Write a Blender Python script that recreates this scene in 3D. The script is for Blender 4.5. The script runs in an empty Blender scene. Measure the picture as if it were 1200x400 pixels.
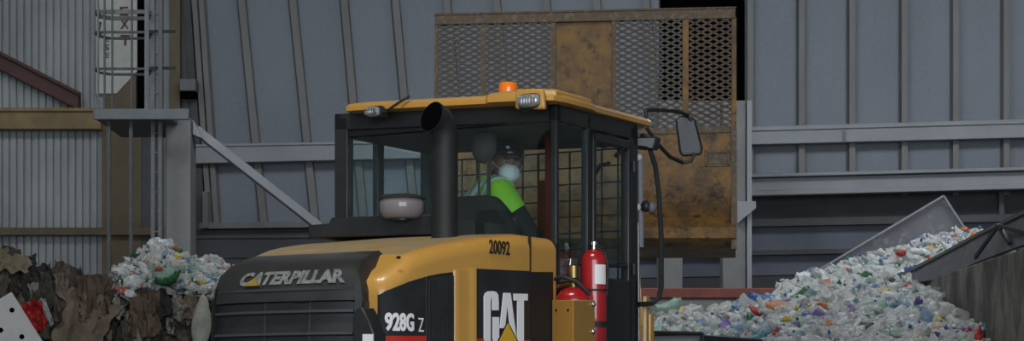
import bpy, bmesh, math, random
from mathutils import Vector, Matrix, noise
R = random.Random(7)
PI = math.pi
F = 2425.0; CX = 600.0; HY = 480.0; CH = 1.6          # focal length in px, centre column, horizon row, eye height
col = bpy.context.scene.collection

# ------------------------------------------------------------------ camera
cd = bpy.data.cameras.new('camera'); cam = bpy.data.objects.new('camera', cd); col.objects.link(cam)
cam.location = (0, 0, CH); cam.rotation_euler = (PI/2, 0, 0)
cd.sensor_width = 36; cd.lens = F/1200*36; cd.shift_y = (HY-200)/1200; cd.clip_end = 200
bpy.context.scene.camera = cam

def W(px, py, Y): return Vector(((px-CX)/F*Y, Y, CH+(HY-py)/F*Y))
def hit(px, py, p0, n):
    o = Vector((0, 0, CH)); d = Vector(((px-CX)/F, 1, (HY-py)/F)); n = Vector(n); p0 = Vector(p0)
    return o + d*((p0-o).dot(n)/d.dot(n))

# ------------------------------------------------------------------ materials
MATS = {}
def mat(name, c, rough=.6, metal=0, c2=None, scale=4, amt=.5, c3=None, scale3=20, bump=0, bscale=30, spec=.5,
        alpha=1, stretch=(1,1,1), coat=0, lo=.35, hi=.65):
    if name in MATS: return MATS[name]
    m = bpy.data.materials.new(name); m.use_nodes = True; MATS[name] = m
    nt = m.node_tree; N = nt.nodes; L = nt.links
    b = N['Principled BSDF']; out = N['Material Output']
    b.inputs['Base Color'].default_value = (*c, 1)
    b.inputs['Roughness'].default_value = rough; b.inputs['Metallic'].default_value = metal
    b.inputs['Specular IOR Level'].default_value = spec; b.inputs['Coat Weight'].default_value = coat
    if c2 or bump:
        tc = N.new('ShaderNodeTexCoord'); mp = N.new('ShaderNodeMapping'); mp.inputs['Scale'].default_value = stretch
        L.new(tc.outputs['Object'], mp.inputs['Vector'])
    def layer(prev, cc, sc, a, lo, hi):
        n = N.new('ShaderNodeTexNoise'); n.inputs['Scale'].default_value = sc; n.inputs['Detail'].default_value = 6
        n.inputs['Roughness'].default_value = .65
        L.new(mp.outputs[0], n.inputs['Vector'])
        r = N.new('ShaderNodeMapRange'); r.inputs['From Min'].default_value = lo; r.inputs['From Max'].default_value = hi
        r.inputs['To Max'].default_value = a; L.new(n.outputs['Fac'], r.inputs['Value'])
        x = N.new('ShaderNodeMix'); x.data_type = 'RGBA'; L.new(r.outputs[0], x.inputs['Factor'])
        if isinstance(prev, tuple): x.inputs['A'].default_value = (*prev, 1)
        else: L.new(prev, x.inputs['A'])
        x.inputs['B'].default_value = (*cc, 1)
        return x.outputs['Result']
    if c2:
        p = layer(c, c2, scale, amt, lo, hi)
        if c3: p = layer(p, c3, scale3, .8, .52, .66)
        L.new(p, b.inputs['Base Color'])
    if bump:
        n = N.new('ShaderNodeTexNoise'); n.inputs['Scale'].default_value = bscale; n.inputs['Detail'].default_value = 4
        L.new(mp.outputs[0], n.inputs['Vector'])
        bp = N.new('ShaderNodeBump'); bp.inputs['Strength'].default_value = bump; bp.inputs['Distance'].default_value = .02
        L.new(n.outputs['Fac'], bp.inputs['Height']); L.new(bp.outputs[0], b.inputs['Normal'])
    if alpha < 1:
        t = N.new('ShaderNodeBsdfTransparent'); t.inputs['Color'].default_value = (*[min(1, .5+.5*x) for x in c], 1)
        mx = N.new('ShaderNodeMixShader'); mx.inputs[0].default_value = alpha
        L.new(t.outputs[0], mx.inputs[1]); L.new(b.outputs[0], mx.inputs[2]); L.new(mx.outputs[0], out.inputs['Surface'])
    return m

def glass(name, tint, refl=.12):
    m = bpy.data.materials.new(name); m.use_nodes = True; MATS[name] = m
    nt = m.node_tree; N = nt.nodes; L = nt.links; N.remove(N['Principled BSDF'])
    t = N.new('ShaderNodeBsdfTransparent'); t.inputs['Color'].default_value = (*tint, 1)
    g = N.new('ShaderNodeBsdfGlossy'); g.inputs['Roughness'].default_value = .03; g.inputs['Color'].default_value = (.9, 1, 1, 1)
    fc = N.new('ShaderNodeLayerWeight'); fc.inputs['Blend'].default_value = .5
    pw = N.new('ShaderNodeMath'); pw.operation = 'POWER'; L.new(fc.outputs['Facing'], pw.inputs[0]); pw.inputs[1].default_value = 5
    lw = N.new('ShaderNodeMath'); lw.operation = 'MULTIPLY_ADD'; L.new(pw.outputs[0], lw.inputs[0]); lw.inputs[1].default_value = .6; lw.inputs[2].default_value = .025
    d = N.new('ShaderNodeBsdfDiffuse'); d.inputs['Color'].default_value = (.35, .42, .42, 1)   # dust film
    m1 = N.new('ShaderNodeMixShader'); m1.inputs[0].default_value = refl*.5
    L.new(t.outputs[0], m1.inputs[1]); L.new(d.outputs[0], m1.inputs[2])
    m2 = N.new('ShaderNodeMixShader'); L.new(lw.outputs[0], m2.inputs[0]); L.new(m1.outputs[0], m2.inputs[1]); L.new(g.outputs[0], m2.inputs[2])
    L.new(m2.outputs[0], N['Material Output'].inputs['Surface'])
    return m

YEL = mat('machine_yellow', (.58, .31, .065), .36, 0, (.47, .25, .06), 3, .6, coat=.3)
YELD = mat('dusty_yellow', (.34, .25, .12), .65, 0, (.26, .21, .14), 5, .8)
BLK = mat('black_paint', (.016, .018, .021), .38, 0, (.035, .035, .036), 5, .6)
BLKM = mat('matte_black', (.011, .012, .014), .6, 0, (.02, .02, .022), 6, .6)
GRL = mat('grille_black', (.022, .023, .025), .45, 0, (.042, .042, .042), 7, .6)
LVR = mat('louvre_grey', (.06, .062, .064), .5)
RUB = mat('rubber', (.02, .02, .02), .85, 0, (.07, .065, .06), 6, .6)
CHR = mat('bright_metal', (.6, .6, .6), .25, 1)
RED = mat('red_enamel', (.42, .012, .018), .25, 0, (.30, .01, .015), 5, .6, coat=.6)
REDS = mat('red_stripe', (.55, .03, .02), .4)
WHT = mat('white_decal', (.88, .88, .90), .5)
WORN = mat('worn_white_decal', (.26, .27, .28), .6, 0, (.05, .05, .05), 45, .7)
GOLD = mat('yellow_decal', (.72, .42, .03), .5)
GOLDW = mat('worn_gold_decal', (.35, .25, .05), .6, 0, (.15, .11, .04), 30, .7)
BRS = mat('brass', (.35, .24, .09), .35, 1, (.12, .09, .05), 20, .6)
ORG = mat('amber_lens', (.95, .22, .01), .2, coat=.5); 
BUCK = mat('bucket_rusty_yellow', (.27, .145, .035), .6, 0, (.10, .06, .03), 4, .95, (.03, .02, .015), 12, bump=.4, lo=.36, hi=.62)
BUCKR = mat('bucket_rusty_frame', (.10, .082, .06), .7, 0, (.19, .11, .05), 9, .7, (.22, .20, .17), 30)
MSHG = mat('mesh_grey', (.085, .085, .078), .6, 0, (.10, .075, .05), 8, .8)
MSHR = mat('mesh_rusty', (.14, .10, .065), .7, 0, (.07, .05, .04), 9, .8)
GLS = glass('cab_glass', (.92, .97, .97), .01)
GLSD = glass('door_glass', (.90, .95, .96), .012)
CLR = mat('clear_plastic_bowl', (.36, .32, .34), .1, alpha=.62, coat=.6)
LENS = mat('lamp_lens', (.42, .45, .48), .08, .3, (.25, .27, .29), 30, .8, coat=1)
DIALS = mat('mirror_glass', (.04, .042, .05), .15, 0, spec=.15)
SEATM = mat('seat_fabric', (.012, .012, .014), .9)
RBRN = mat('red_brown_post', (.12, .022, .012), .5)

WR = mat('blue_grey_panel', (.19, .21, .242), .7, 0, (.155, .172, .20), .8, .8, (.22, .235, .255), 60, stretch=(1,1,.35))
WRIB = mat('grey_rib', (.18, .18, .175), .65, 0, (.14, .13, .12), 3, .8, stretch=(1,1,.3))
WC = mat('corrugated_grey', (.36, .375, .375), .65, 0, (.25, .26, .265), 1.2, .9, stretch=(1,1,.5))
BEAM = mat('beam_grey', (.27, .285, .30), .6, 0, (.22, .23, .24), 2, .7)
BEAMD = mat('dark_beam', (.075, .078, .082), .7, 0, (.05, .05, .05), 2, .8)
BLU = mat('dark_blue_grey', (.13, .145, .185), .7, 0, (.08, .09, .115), 1, .8)
CONC = mat('pale_concrete', (.20, .20, .195), .85, 0, (.15, .148, .145), 2.5, .8, bump=.2)
CONCD = mat('stained_concrete', (.20, .192, .17), .85, 0, (.07, .066, .06), 2.6, .95, (.045, .043, .04), 6, bump=.4, stretch=(1,1,.45), lo=.42, hi=.58)
BLOCKM = mat('dark_block', (.075, .078, .085), .85, 0, (.05, .05, .055), 1.5, .8)
VOID = mat('unlit_black', (.003, .003, .004), 1, spec=0)  # near-black standing in for the shade inside openings and holes
REDB = mat('red_rust_beam', (.27, .075, .05), .7, 0, (.12, .04, .03), 3, .8)
REDD = mat('dark_red_beam', (.085, .036, .03), .7, 0, (.06, .03, .03), 3, .8)
OCH = mat('ochre_beam', (.30, .20, .085), .7, 0, (.14, .10, .06), 2, .8)
BRN = mat('brown_sheet', (.15, .115, .07), .8, 0, (.10, .08, .055), 3, .8)
SGN = mat('sign_white', (.52, .53, .48), .7, 0, (.38, .38, .34), 5, .7)
SGNR = mat('sign_faded_red', (.10, .03, .025), .7)
SGNB = mat('sign_faded_black', (.06, .06, .06), .7)
STL = mat('galvanised_steel', (.13, .138, .145), .6, .1, (.09, .095, .10), 9, .7)
STLD = mat('dull_steel', (.075, .08, .08), .6, .2, (.05, .05, .05), 9, .7)
CHUTE = mat('chute_steel', (.16, .16, .178), .5, .1, (.115, .115, .125), 3, .8, (.25, .25, .26), 12)
FLR = mat('concrete_floor', (.12, .115, .11), .8, 0, (.07, .068, .065), 1, .8, bump=.2)

# ------------------------------------------------------------------ mesh builder
class MB:
    def __init__(s): s.v = []; s.f = []
    def add(s, vs, fs):
        o = len(s.v); s.v += [Vector(v) for v in vs]; s.f += [tuple(i+o for i in f) for f in fs]; return s
    def box(s, a, b):
        x0,y0,z0 = a; x1,y1,z1 = b
        return s.add([(x0,y0,z0),(x1,y0,z0),(x1,y1,z0),(x0,y1,z0),(x0,y0,z1),(x1,y0,z1),(x1,y1,z1),(x0,y1,z1)],
            [(0,3,2,1),(4,5,6,7),(0,1,5,4),(1,2,6,5),(2,3,7,6),(3,0,4,7)])
    def prism(s, pts, ext):
        n = len(pts); e = Vector(ext); vs = [Vector(p) for p in pts]; vs += [p+e for p in vs]
        return s.add(vs, [tuple(range(n-1,-1,-1)), tuple(range(n,2*n))]+[(i,(i+1)%n,n+(i+1)%n,n+i) for i in range(n)])
    def bar(s, a, b, w, h, up=(0,0,1)):
        a = Vector(a); b = Vector(b); d = (b-a).normalized(); u = Vector(up)
        if abs(d.dot(u)) > .98: u = Vector((0,1,0))
        sx = d.cross(u).normalized()*(w/2); sz = sx.cross(d).normalized()*(h/2)
        return s.prism([a-sx-sz, a+sx-sz, a+sx+sz, a-sx+sz], b-a)
    def tube(s, path, r, n=10, caps=True):
        P = [Vector(p) for p in path]; rs = r if isinstance(r, (list, tuple)) else [r]*len(P)
        vs = []; nrm = None
        for i, p in enumerate(P):
            t = ((P[min(i+1, len(P)-1)]-p).normalized() + (p-P[max(i-1, 0)]).normalized())
            t = t.normalized() if t.length > 1e-6 else Vector((0,0,1))
            if nrm is None:
                nrm = t.cross(Vector((0,0,1)) if abs(t.z) < .9 else Vector((1,0,0))).normalized()
            nrm = (nrm - t*nrm.dot(t)).normalized(); bi = t.cross(nrm)
            for k in range(n):
                a = 2*PI*k/n; vs.append(p+(nrm*math.cos(a)+bi*math.sin(a))*rs[i])
        fs = [(i*n+k, i*n+(k+1)%n, (i+1)*n+(k+1)%n, (i+1)*n+k) for i in range(len(P)-1) for k in range(n)]
        if caps: fs += [tuple(range(n-1,-1,-1)), tuple(range((len(P)-1)*n, len(P)*n))]
        return s.add(vs, fs)
    def lathe(s, c, prof, n=16, M=None):
        c = Vector(c); vs = []
        for (r, z) in prof:
            for k in range(n):
                a = 2*PI*k/n; v = Vector((r*math.cos(a), r*math.sin(a), z))
                vs.append(c+(M@v if M else v))
        m = len(prof)
        fs = [(i*n+k, i*n+(k+1)%n, (i+1)*n+(k+1)%n, (i+1)*n+k) for i in range(m-1) for k in range(n)]
        fs += [tuple(range(n-1,-1,-1)), tuple(range((m-1)*n, m*n))]
        return s.add(vs, fs)
    def ell(s, c, rad, n=16, m=10, M=None, fn=None):
        c = Vector(c); vs = []; fs = []
        for i in range(1, m):
            th = PI*i/m
            for k in range(n):
                a = 2*PI*k/n; v = Vector((math.sin(th)*math.cos(a), math.sin(th)*math.sin(a), math.cos(th)))
                if fn: v = fn(v)
                v = Vector((v.x*rad[0], v.y*rad[1], v.z*rad[2])); vs.append(c+(M@v if M else v))
        def pole(z):
            v = Vector((0,0,z)); v = fn(v) if fn else v
            v = Vector((v.x*rad[0], v.y*rad[1], v.z*rad[2])); return c+(M@v if M else v)
        vs += [pole(1), pole(-1)]; T = (m-1)*n
        for i in range(m-2):
            fs += [(i*n+k, i*n+(k+1)%n, (i+1)*n+(k+1)%n, (i+1)*n+k) for k in range(n)]
        fs += [(T, (k+1)%n, k) for k in range(n)] + [(T+1, (m-2)*n+k, (m-2)*n+(k+1)%n) for k in range(n)]
        return s.add(vs, fs)
    def loft(s, rings, closed=True, caps=True):
        n = len(rings[0]); vs = [p for r in rings for p in r]; m = len(rings)
        kk = range(n) if closed else range(n-1)
        fs = [(i*n+k, i*n+(k+1)%n, (i+1)*n+(k+1)%n, (i+1)*n+k) for i in range(m-1) for k in kk]
        if caps: fs += [tuple(range(n-1,-1,-1)), tuple(range((m-1)*n, m*n))]
        return s.add(vs, fs)
    def mesh(s, name, sm=None):
        bm = bmesh.new(); vv = [bm.verts.new(v) for v in s.v]
        for f in s.f:
            try: bm.faces.new([vv[i] for i in f])
            except ValueError: pass
        bmesh.ops.recalc_face_normals(bm, faces=bm.faces)
        me = bpy.data.meshes.new(name); bm.to_mesh(me); bm.free()
        if sm is not None:
            me.shade_smooth(); me.set_sharp_from_angle(angle=math.radians(sm))
        return me
    def build(s, name, m, parent=None, bevel=0, sm=40, label=None, T=None):
        if T: s.v = [T(v) for v in s.v]
        me = s.mesh(name, sm); me.materials.append(m)
        o = bpy.data.objects.new(name, me); col.objects.link(o); o.parent = parent
        if bevel:
            b = o.modifiers.new('bevel', 'BEVEL'); b.width = bevel; b.segments = 2; b.limit_method = 'ANGLE'; b.angle_limit = math.radians(35)
        if label: o['label'] = label
        return o

def recenter(o, mode='base'):
    """move a mesh object's origin to the base centre of its geometry"""
    me = o.data; xs = [v.co.x for v in me.vertices]; ys = [v.co.y for v in me.vertices]; zs = [v.co.z for v in me.vertices]
    c = Vector(((min(xs)+max(xs))/2, (min(ys)+max(ys))/2, min(zs)))
    me.transform(Matrix.Translation(-c)); o.location = o.location + c; return o
def tag(o, label, cat, group=None, kind=None):
    o['label'] = label; o['category'] = cat
    if group: o['group'] = group
    if kind: o['kind'] = kind
    return o
def empty(name, loc, rz, label, cat, group=None):
    o = bpy.data.objects.new(name, None); col.objects.link(o); o.location = loc; o.rotation_euler = (0,0,rz); o.empty_display_size = .3
    return tag(o, label, cat, group)
def struct(name, mb, m, bevel=0, label=None):
    o = mb.build(name, m, None, bevel); o['kind'] = 'structure'
    if label: o['label'] = label
    return o
def textmesh(s, m, parent, fn, name, offset=0.0, label=None, aspect=False):
    """letters as real thin geometry; fn maps (u,v,w) with u,v in 0..1 over the word's box, w in {0,1} depth"""
    cu = bpy.data.curves.new('t', 'FONT'); cu.body = s; cu.extrude = .01; cu.offset = offset; cu.resolution_u = 3
    o = bpy.data.objects.new('t', cu); col.objects.link(o)
    dg = bpy.context.evaluated_depsgraph_get(); me = bpy.data.meshes.new_from_object(o.evaluated_get(dg))
    bpy.data.objects.remove(o)
    xs = [v.co.x for v in me.vertices]; ys = [v.co.y for v in me.vertices]
    x0, x1, y0, y1 = min(xs), max(xs), min(ys), max(ys)
    for v in me.vertices:
        v.co = fn((v.co.x-x0)/(x1-x0), (v.co.y-y0)/(y1-y0), 1 if v.co.z > 0 else 0)
    me.materials.clear(); me.materials.append(m)
    q = bpy.data.objects.new(name, me); col.objects.link(q); q.parent = parent
    if label: q['label'] = label
    return q

# ================================================================== SETTING
A10 = math.radians(10)
WP0 = Vector((0, 30, 0)); WT = Vector((math.cos(A10), -math.sin(A10), 0)); WN = Vector((-math.sin(A10), -math.cos(A10), 0))
def WP(px, py, off=0): return hit(px, py, WP0+WN*off, WN)
JX = WP(226, 300).x; JY = WP(226, 300).y
def LP(px, py, off=0): return hit(px, py, (0, JY-off, 0), (0, 1, 0))
def wallseg(P, px0, px1, y0, y1, off0, off1, mb=None, z0=None, z1=None, n=None):
    """box standing on the wall plane between two pixel columns and two pixel rows, offset from off0 to off1"""
    mb = mb or MB(); n = n or (WN if P is WP else Vector((0,-1,0)))
    q = [P(px0, y1, off0), P(px1, y1, off0), P(px1, y0, off0), P(px0, y0, off0)]
    if z0 is not None: q[0].z = z0; q[1].z = z0
    if z1 is not None: q[2].z = z1; q[3].z = z1
    return mb.prism(q, n*(off1-off0))
ZT = 9.6
struct('floor', MB().box((-13, -9, -.15), (13, 33, 0)), FLR)
struct('ceiling', MB().box((-13, -9, ZT), (13, 35, ZT+.2)), BEAMD)
# right and centre wall panels
c_ = MB(); wallseg(WP, 226, 772, 0, 300, 0, -.2, c_, 0, ZT); struct('wall_back', c_, WR)
r_ = MB(); wallseg(WP, 878, 1330, 0, 300, 0, -.2, r_, 0, ZT); struct('wall_right', r_, WR)
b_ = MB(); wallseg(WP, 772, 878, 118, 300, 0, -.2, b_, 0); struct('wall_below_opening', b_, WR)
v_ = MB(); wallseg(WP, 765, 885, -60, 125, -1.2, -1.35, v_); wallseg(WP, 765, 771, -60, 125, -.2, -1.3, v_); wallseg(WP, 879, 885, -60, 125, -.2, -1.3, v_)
wallseg(WP, 765, 885, 119, 125, -.2, -1.3, v_); wallseg(WP, 765, 885, -60, -54, -.2, -1.3, v_); struct('wall_recess', v_, VOID)  # near-black box replaces the unlit depth of the opening
tn = [0]
def trim(mb, m, bevel=0, label=None):
    tn[0] += 1; return struct('trim_%d' % tn[0], mb, m, bevel, label)
for x in (880, 940, 999, 1060, 1120, 1179, 1238):
    t = MB(); wallseg(WP, x-3.5, x+3.5, 0, 230, 0, .10, t, None, ZT); trim(t, WRIB)
    t = MB(); wallseg(WP, x-7, x-3.5, 0, 228, 0, .03, t, None, ZT); trim(t, BEAMD)  # dark strip painting in the shadow side of the rib
for x0 in (285, 345, 405, 465, 525, 583, 641, 700, 758):
    lean = 26 if x0 < 400 else 23
    t = MB(); k = lean/262
    def q(x, y, o, k=k, x0=x0): return WP(x0+k*y+x, y, o)
    t.prism([q(-4, 265, 0), q(4, 265, 0), q(4, -150, 0), q(-4, -150, 0)], WN*.10); trim(t, WRIB)
    if x0 < 500:
        t = MB(); t.prism([q(-7, 265, 0), q(-4, 265, 0), q(-4, -150, 0), q(-7, -150, 0)], WN*.03); trim(t, BEAMD)  # shadow side of the leaning rib, laid on as a dark strip
for x0, w in ((222, 4), (231, 3), (239, 3)):
    t = MB(); k = 18/265
    t.prism([WP(x0+k*265-w, 265, 0), WP(x0+k*265+w, 265, 0), WP(x0-k*150+w, -150, 0), WP(x0-k*150-w, -150, 0)], WN*.14); trim(t, BEAMD if x0 < 230 else WRIB)
# horizontal girts on the right
t = MB(); t.prism([WP(878,172,0), WP(1330,160.5,0), WP(1330,138.5,0), WP(878,151,0)], WN*.22); trim(t, BEAM, .01)
t = MB(); t.prism([WP(878,154,.2), WP(1330,141.5,.2), WP(1330,138,.2), WP(878,150.5,.2)], WN*.05); trim(t, BEAM)
t = MB(); t.prism([WP(988,153,.25), WP(990,153,.25), WP(990,167,.25), WP(988,167,.25)], WN*.015); trim(t, CONC)
t = MB()
for (ya, yb, o0, o1) in ((207, 211, .35, .62), (211, 226, .40, .52), (226, 232, .35, .56)):
    t.prism([WP(866,yb,o0), WP(1330,yb-12,o0), WP(1330,ya-12,o0), WP(866,ya,o0)], WN*(o1-o0))
trim(t, BEAM, .01)
# courses below the girts (right of the bucket)
for (ya, yb, o1, m) in ((232, 243, .02, BEAMD), (243, 262, .10, BLOCKM), (262, 270, .30, BEAMD), (270, 298, .16, BLU), (298, 303, .26, BEAMD), (303, 326, .12, BLU), (326, 480, .1, BLOCKM)):
    t = MB(); t.prism([WP(700,yb+1.5,0), WP(1330,yb-11,0), WP(1330,ya-11.5,0), WP(700,ya+1,0)], WN*o1)
    trim(t, m)
for x in (1173, 1238):
    t = MB(); wallseg(WP, x-3, x+3, 222, 262, .1, .28, t); trim(t, BEAMD)
# girt, ledge and lower courses left of the loader
t = MB(); t.prism([WP(226,194,.05), WP(520,187,.05), WP(520,166,.05), WP(226,172,.05)], WN*.22); trim(t, BEAM, .01)
t = MB(); t.prism([WP(226,173,.2), WP(520,168,.2), WP(520,165,.2), WP(226,170.5,.2)], WN*.1); trim(t, BEAM)
t = MB(); t.prism([WP(240,270,0), WP(520,266,0), WP(520,260,0), WP(240,263,0)], WN*.25); trim(t, WRIB)
t = MB(); t.prism([WP(226,480,0), WP(700,480,0), WP(700,268,0), WP(226,271,0)], WN*.12); trim(t, BLOCKM)
for y in (277, 300, 330):
    t = MB(); t.prism([WP(226,y+3,.1), WP(700,y,.1), WP(700,y-3,.1), WP(226,y,.1)], WN*.05); trim(t, BEAMD)
t = MB(); wallseg(WP, 242, 248, 226, 268, .12, .3, t); trim(t, WRIB)
t = MB(); wallseg(WP, 226, 240, 196, 300, .02, .12, t); trim(t, BEAMD)
# corrugated wall at left: one real folded sheet
t = MB(); pitch = 8.6*JY/F; xL = LP(-90, 0).x; xR = LP(226, 0).x; x = xL; pts = []
while x < xR:
    pts += [(x, 0), (x+pitch*.62, 0), (x+pitch*.72, .045), (x+pitch*.92, .045)]; x += pitch
pts = [(min(a, xR), b) for a, b in pts]
n = len(pts)
vs = [(a, JY+b, 0) for a, b in pts]+[(a, JY+b, ZT) for a, b in pts]
t.add(vs, [(i, i+1, n+i+1, n+i) for i in range(n-1)])
t.box((xL, JY+.06, 0), (xR, JY+.2, ZT))
struct('wall_left', t, WC)
t = MB(); wallseg(LP, -90, 122, 133, 154, .02, .28, t); wallseg(LP, -90, 122, 130, 134, .02, .34, t); trim(t, OCH, .01)
t = MB(); t.prism([LP(-40, 62, .06), LP(-40, 42, .06), LP(95, 112, .06), LP(95, 131, .06)], (0, -.2, 0)); trim(t, REDD, .01)
t = MB(); t.prism([LP(-40, 44, .2), LP(-40, 40, .2), LP(95, 109, .2), LP(95, 113, .2)], (0, -.14, 0)); trim(t, REDD)
t = MB(); wallseg(LP, -90, 185, 268, 277, .02, .2, t); trim(t, BRN, .01)
t = MB(); wallseg(LP, 120, 166, 140, 310, .03, .07, t, 0); trim(t, BRN)
t = MB(); wallseg(LP, 122, 160, 78, 140, .03, .07, t); trim(t, BRN)
t = MB(); wallseg(LP, 161, 171, -60, 131, .02, .06, t); trim(t, VOID)  # flat black strip in place of the dark gap
t = MB(); wallseg(LP, 166, 190, 140, 300, .02, .05, t); trim(t, BEAMD)
t = MB(); wallseg(LP, 201, 213, -60, 300, .05, .22, t); trim(t, BRN, .01)
t = MB(); wallseg(LP, 214, 226, -60, 300, .0, .1, t); trim(t, BEAMD)
# side walls of the shed, outside the picture
struct('wall_side_left', MB().box((xL-.2, -9, 0), (xL, JY+.2, ZT)), WC)
rx = WP(1330, 300)
struct('wall_side_right', MB().box((rx.x, -9, 0), (rx.x+.2, rx.y+.3, ZT)), WC)

# sign board on the left wall
sb = MB(); sb.prism([LP(113, 110, .08), LP(137, 110, .08), LP(161, 84, .08), LP(161, -12, .08), LP(113, -12, .08)], (0, -.03, 0))
so = sb.build('wall_sign', SGN); recenter(so)
tag(so, 'pale faded EXIT sign board on the corrugated wall behind the ladder cage', 'sign')
def word(s, x0, x1, y0, y1, m, nm, par, P=LP, off=.115, d=.012):
    a = P(x0, y1, off); b = P(x1, y0, off); o = par.location
    def fn(u, v, w): return Vector((a.x+(b.x-a.x)*u, a.y-d*w, a.z+(b.z-a.z)*v)) - o
    return textmesh(s, m, par, fn, nm, .02)
word('E', 140.5, 150.5, 8, 18.5, SGNR, 'sign_letter', so)
word('X', 141, 151, 23, 34, SGNR, 'sign_letter', so)
word('I', 143.5, 147, 37, 39.5, SGNR, 'sign_letter', so)
word('T', 141.5, 152.5, 41, 53.5, SGNR, 'sign_letter', so)
word('Z', 114, 119.5, 26, 41, SGNB, 'sign_letter', so)
word('E', 122, 128, 43, 49, SGNB, 'sign_letter', so)
word('S', 122, 128, 52, 59, SGNB, 'sign_letter', so)
word('E', 122, 128, 62, 68, SGNB, 'sign_letter', so)

# ladder with safety cage and platform (Y about 27)
YL = 27.0
def G(px, py, Y=YL): return W(px, py, Y)
base = G(150, 300); 
lad = empty('caged_ladder', (base.x, YL, 0), 0, 'grey steel access ladder with hooped safety cage standing before the corrugated wall', 'ladder')
def TL(o): 
    l = o.location.copy(); return lambda v: v-l
tl = TL(lad)
pl_ = MB()
a = G(110, 140, 27.0); b = G(222, 127, 28.6)
pl_.box((a.x, 27.0, G(0,139).z), (b.x, 28.9, G(0,133).z)); pl_.box((a.x, 26.95, G(0,139).z-.02), (G(222,0).x, 27.02, G(0,128).z)); pl_.build('platform', STL, lad, .01, T=tl)
for px in (110, 115, 122.5, 131.5, 154.5, 172):
    t = MB(); t.bar(G(px, 136), G(px, -30), .022 if px != 172 else .055, .03); t.build('cage_bar', STL if px in (110, 115, 172) else STLD, lad, T=tl)
for py in (13, 37, 80, -25):
    t = MB(); z = G(0, py).z; xa = G(112, 0).x; xb = G(173, 0).x
    path = [(xa, 27.05, z)] + [(xa-.02, 27.05+.1*i, z) for i in range(1, 4)] + [(xa+.1, 27.5, z), (xb-.1, 27.5, z), (xb, 27.4, z), (xb, 27.05, z), (xa, 27.05, z)]
    for p0, p1 in zip(path[:-1], path[1:]): t.bar(p0, p1, .03, .03 if py != 13 else .05)
    t.build('cage_hoop', STLD if py != 13 else STL, lad, T=tl)
t = MB(); t.bar(G(173, 37), G(205, 37, 28), .03, .04); t.bar(G(173, 80), G(205, 80, 28), .03, .04); t.build('guard_rail', STLD, lad, T=tl)
for px in (175.5, 184):
    t = MB(); t.bar((G(px,0).x, 27.25, 0), (G(px,0).x, 27.25, G(0,-30).z), .05, .05); t.build('ladder_rail', STL, lad, T=tl)
for k in range(30):
    z = .3+k*.26
    if z > G(0,-25).z: break
    t = MB(); t.tube([(G(174,0).x, 27.25, z), (G(185,0).x, 27.25, z)], .014, 6); t.build('rung', STL, lad, T=tl)
for px in (126, 152):
    t = MB(); t.bar((G(px,0).x, 27.1, 0), (G(px,0).x, 27.1, G(0,138).z), .045, .045); t.build('support_post', STLD, lad, T=tl)
# concrete column with steel bracket and brace
t = MB(); a = G(194, 0, 27.6); b = G(223, 0, 27.6)
t.box((a.x, 27.6, 0), (b.x, 28.1, G(0, 138, 27.6).z)); cc = t.build('concrete_column', CONC, None, .02); recenter(cc)
tag(cc, 'grey concrete column under the ladder platform with a diagonal brace at its head', 'column')
t = MB(); p0 = G(229, 152, 27.8); p1 = G(374, 266, 28.6)
t.bar(p0, p1, .10, .12); t.prism([G(228,142,27.9), G(233,150,27.9), G(240,165,27.9), G(228,160,27.9)], (0,-.2,0))
dd = t.build('diagonal_brace', BEAM, None, .01); recenter(dd)
tag(dd, 'grey steel brace slanting down right from the concrete column', 'brace')
t = MB(); t.prism([LP(214,110,.2), LP(233,110,.2), LP(233,96,.2), LP(214,96,.2)], (0,-.3,0)); jb = t.build('junction_box', STL, None, .01); recenter(jb)
tag(jb, 'small grey junction box mounted high on the wall right of the ladder cage', 'electrical box')
t = MB(); t.prism([LP(214,116,.2), LP(232,116,.2), LP(232,110,.2), LP(214,110,.2)], (0,-.2,0)); t.build('box_base', VOID, jb, T=TL(jb))

# columns behind the bucket, push wall with red cap
for (x0, x1, lab) in ((772, 800, 'pale grey column under the left part of the raised bucket'), (847, 874, 'pale grey column along the right edge of the raised bucket')):
    t = MB(); a = W(x0, 0, 27.5); b = W(x1, 0, 27.5); t.box((a.x, 27.5, 0), (b.x, 27.9, W(0, 118, 27.5).z)); o = t.build('support_column', CONC, None, .01); recenter(o); tag(o, lab, 'column')
t = MB(); t.prism([W(864,262,27.38), W(886,244,27.38), W(886,236,27.38), W(864,236,27.38)], (0,.07,0)); t.prism([W(875.5,340,27.45), W(881,340,27.45), W(881,118,27.45), W(875.5,118,27.45)], (0,.35,0)); o = t.build('steel_gusset', BEAM); recenter(o)
tag(o, 'grey steel gusset strip fixed to the right-hand pale column', 'bracket')
t = MB(); a = W(560, 0, 25); b = W(985, 0, 25); zc = W(0, 350, 25).z; zt = W(0, 338, 25).z
t.box((a.x, 25, 0), (b.x, 25.35, zc)); pw = t.build('push_wall', CONC, None, .02); recenter(pw)
tag(pw, 'low grey concrete push wall behind the bottle heap under the red beam', 'wall')
t = MB(); t.box((a.x, 24.98, zc), (b.x, 25.42, zt)); rb = t.build('red_beam', REDB, None, .012); recenter(rb)
tag(rb, 'long red rusty steel beam capping the low concrete wall', 'beam')

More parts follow.
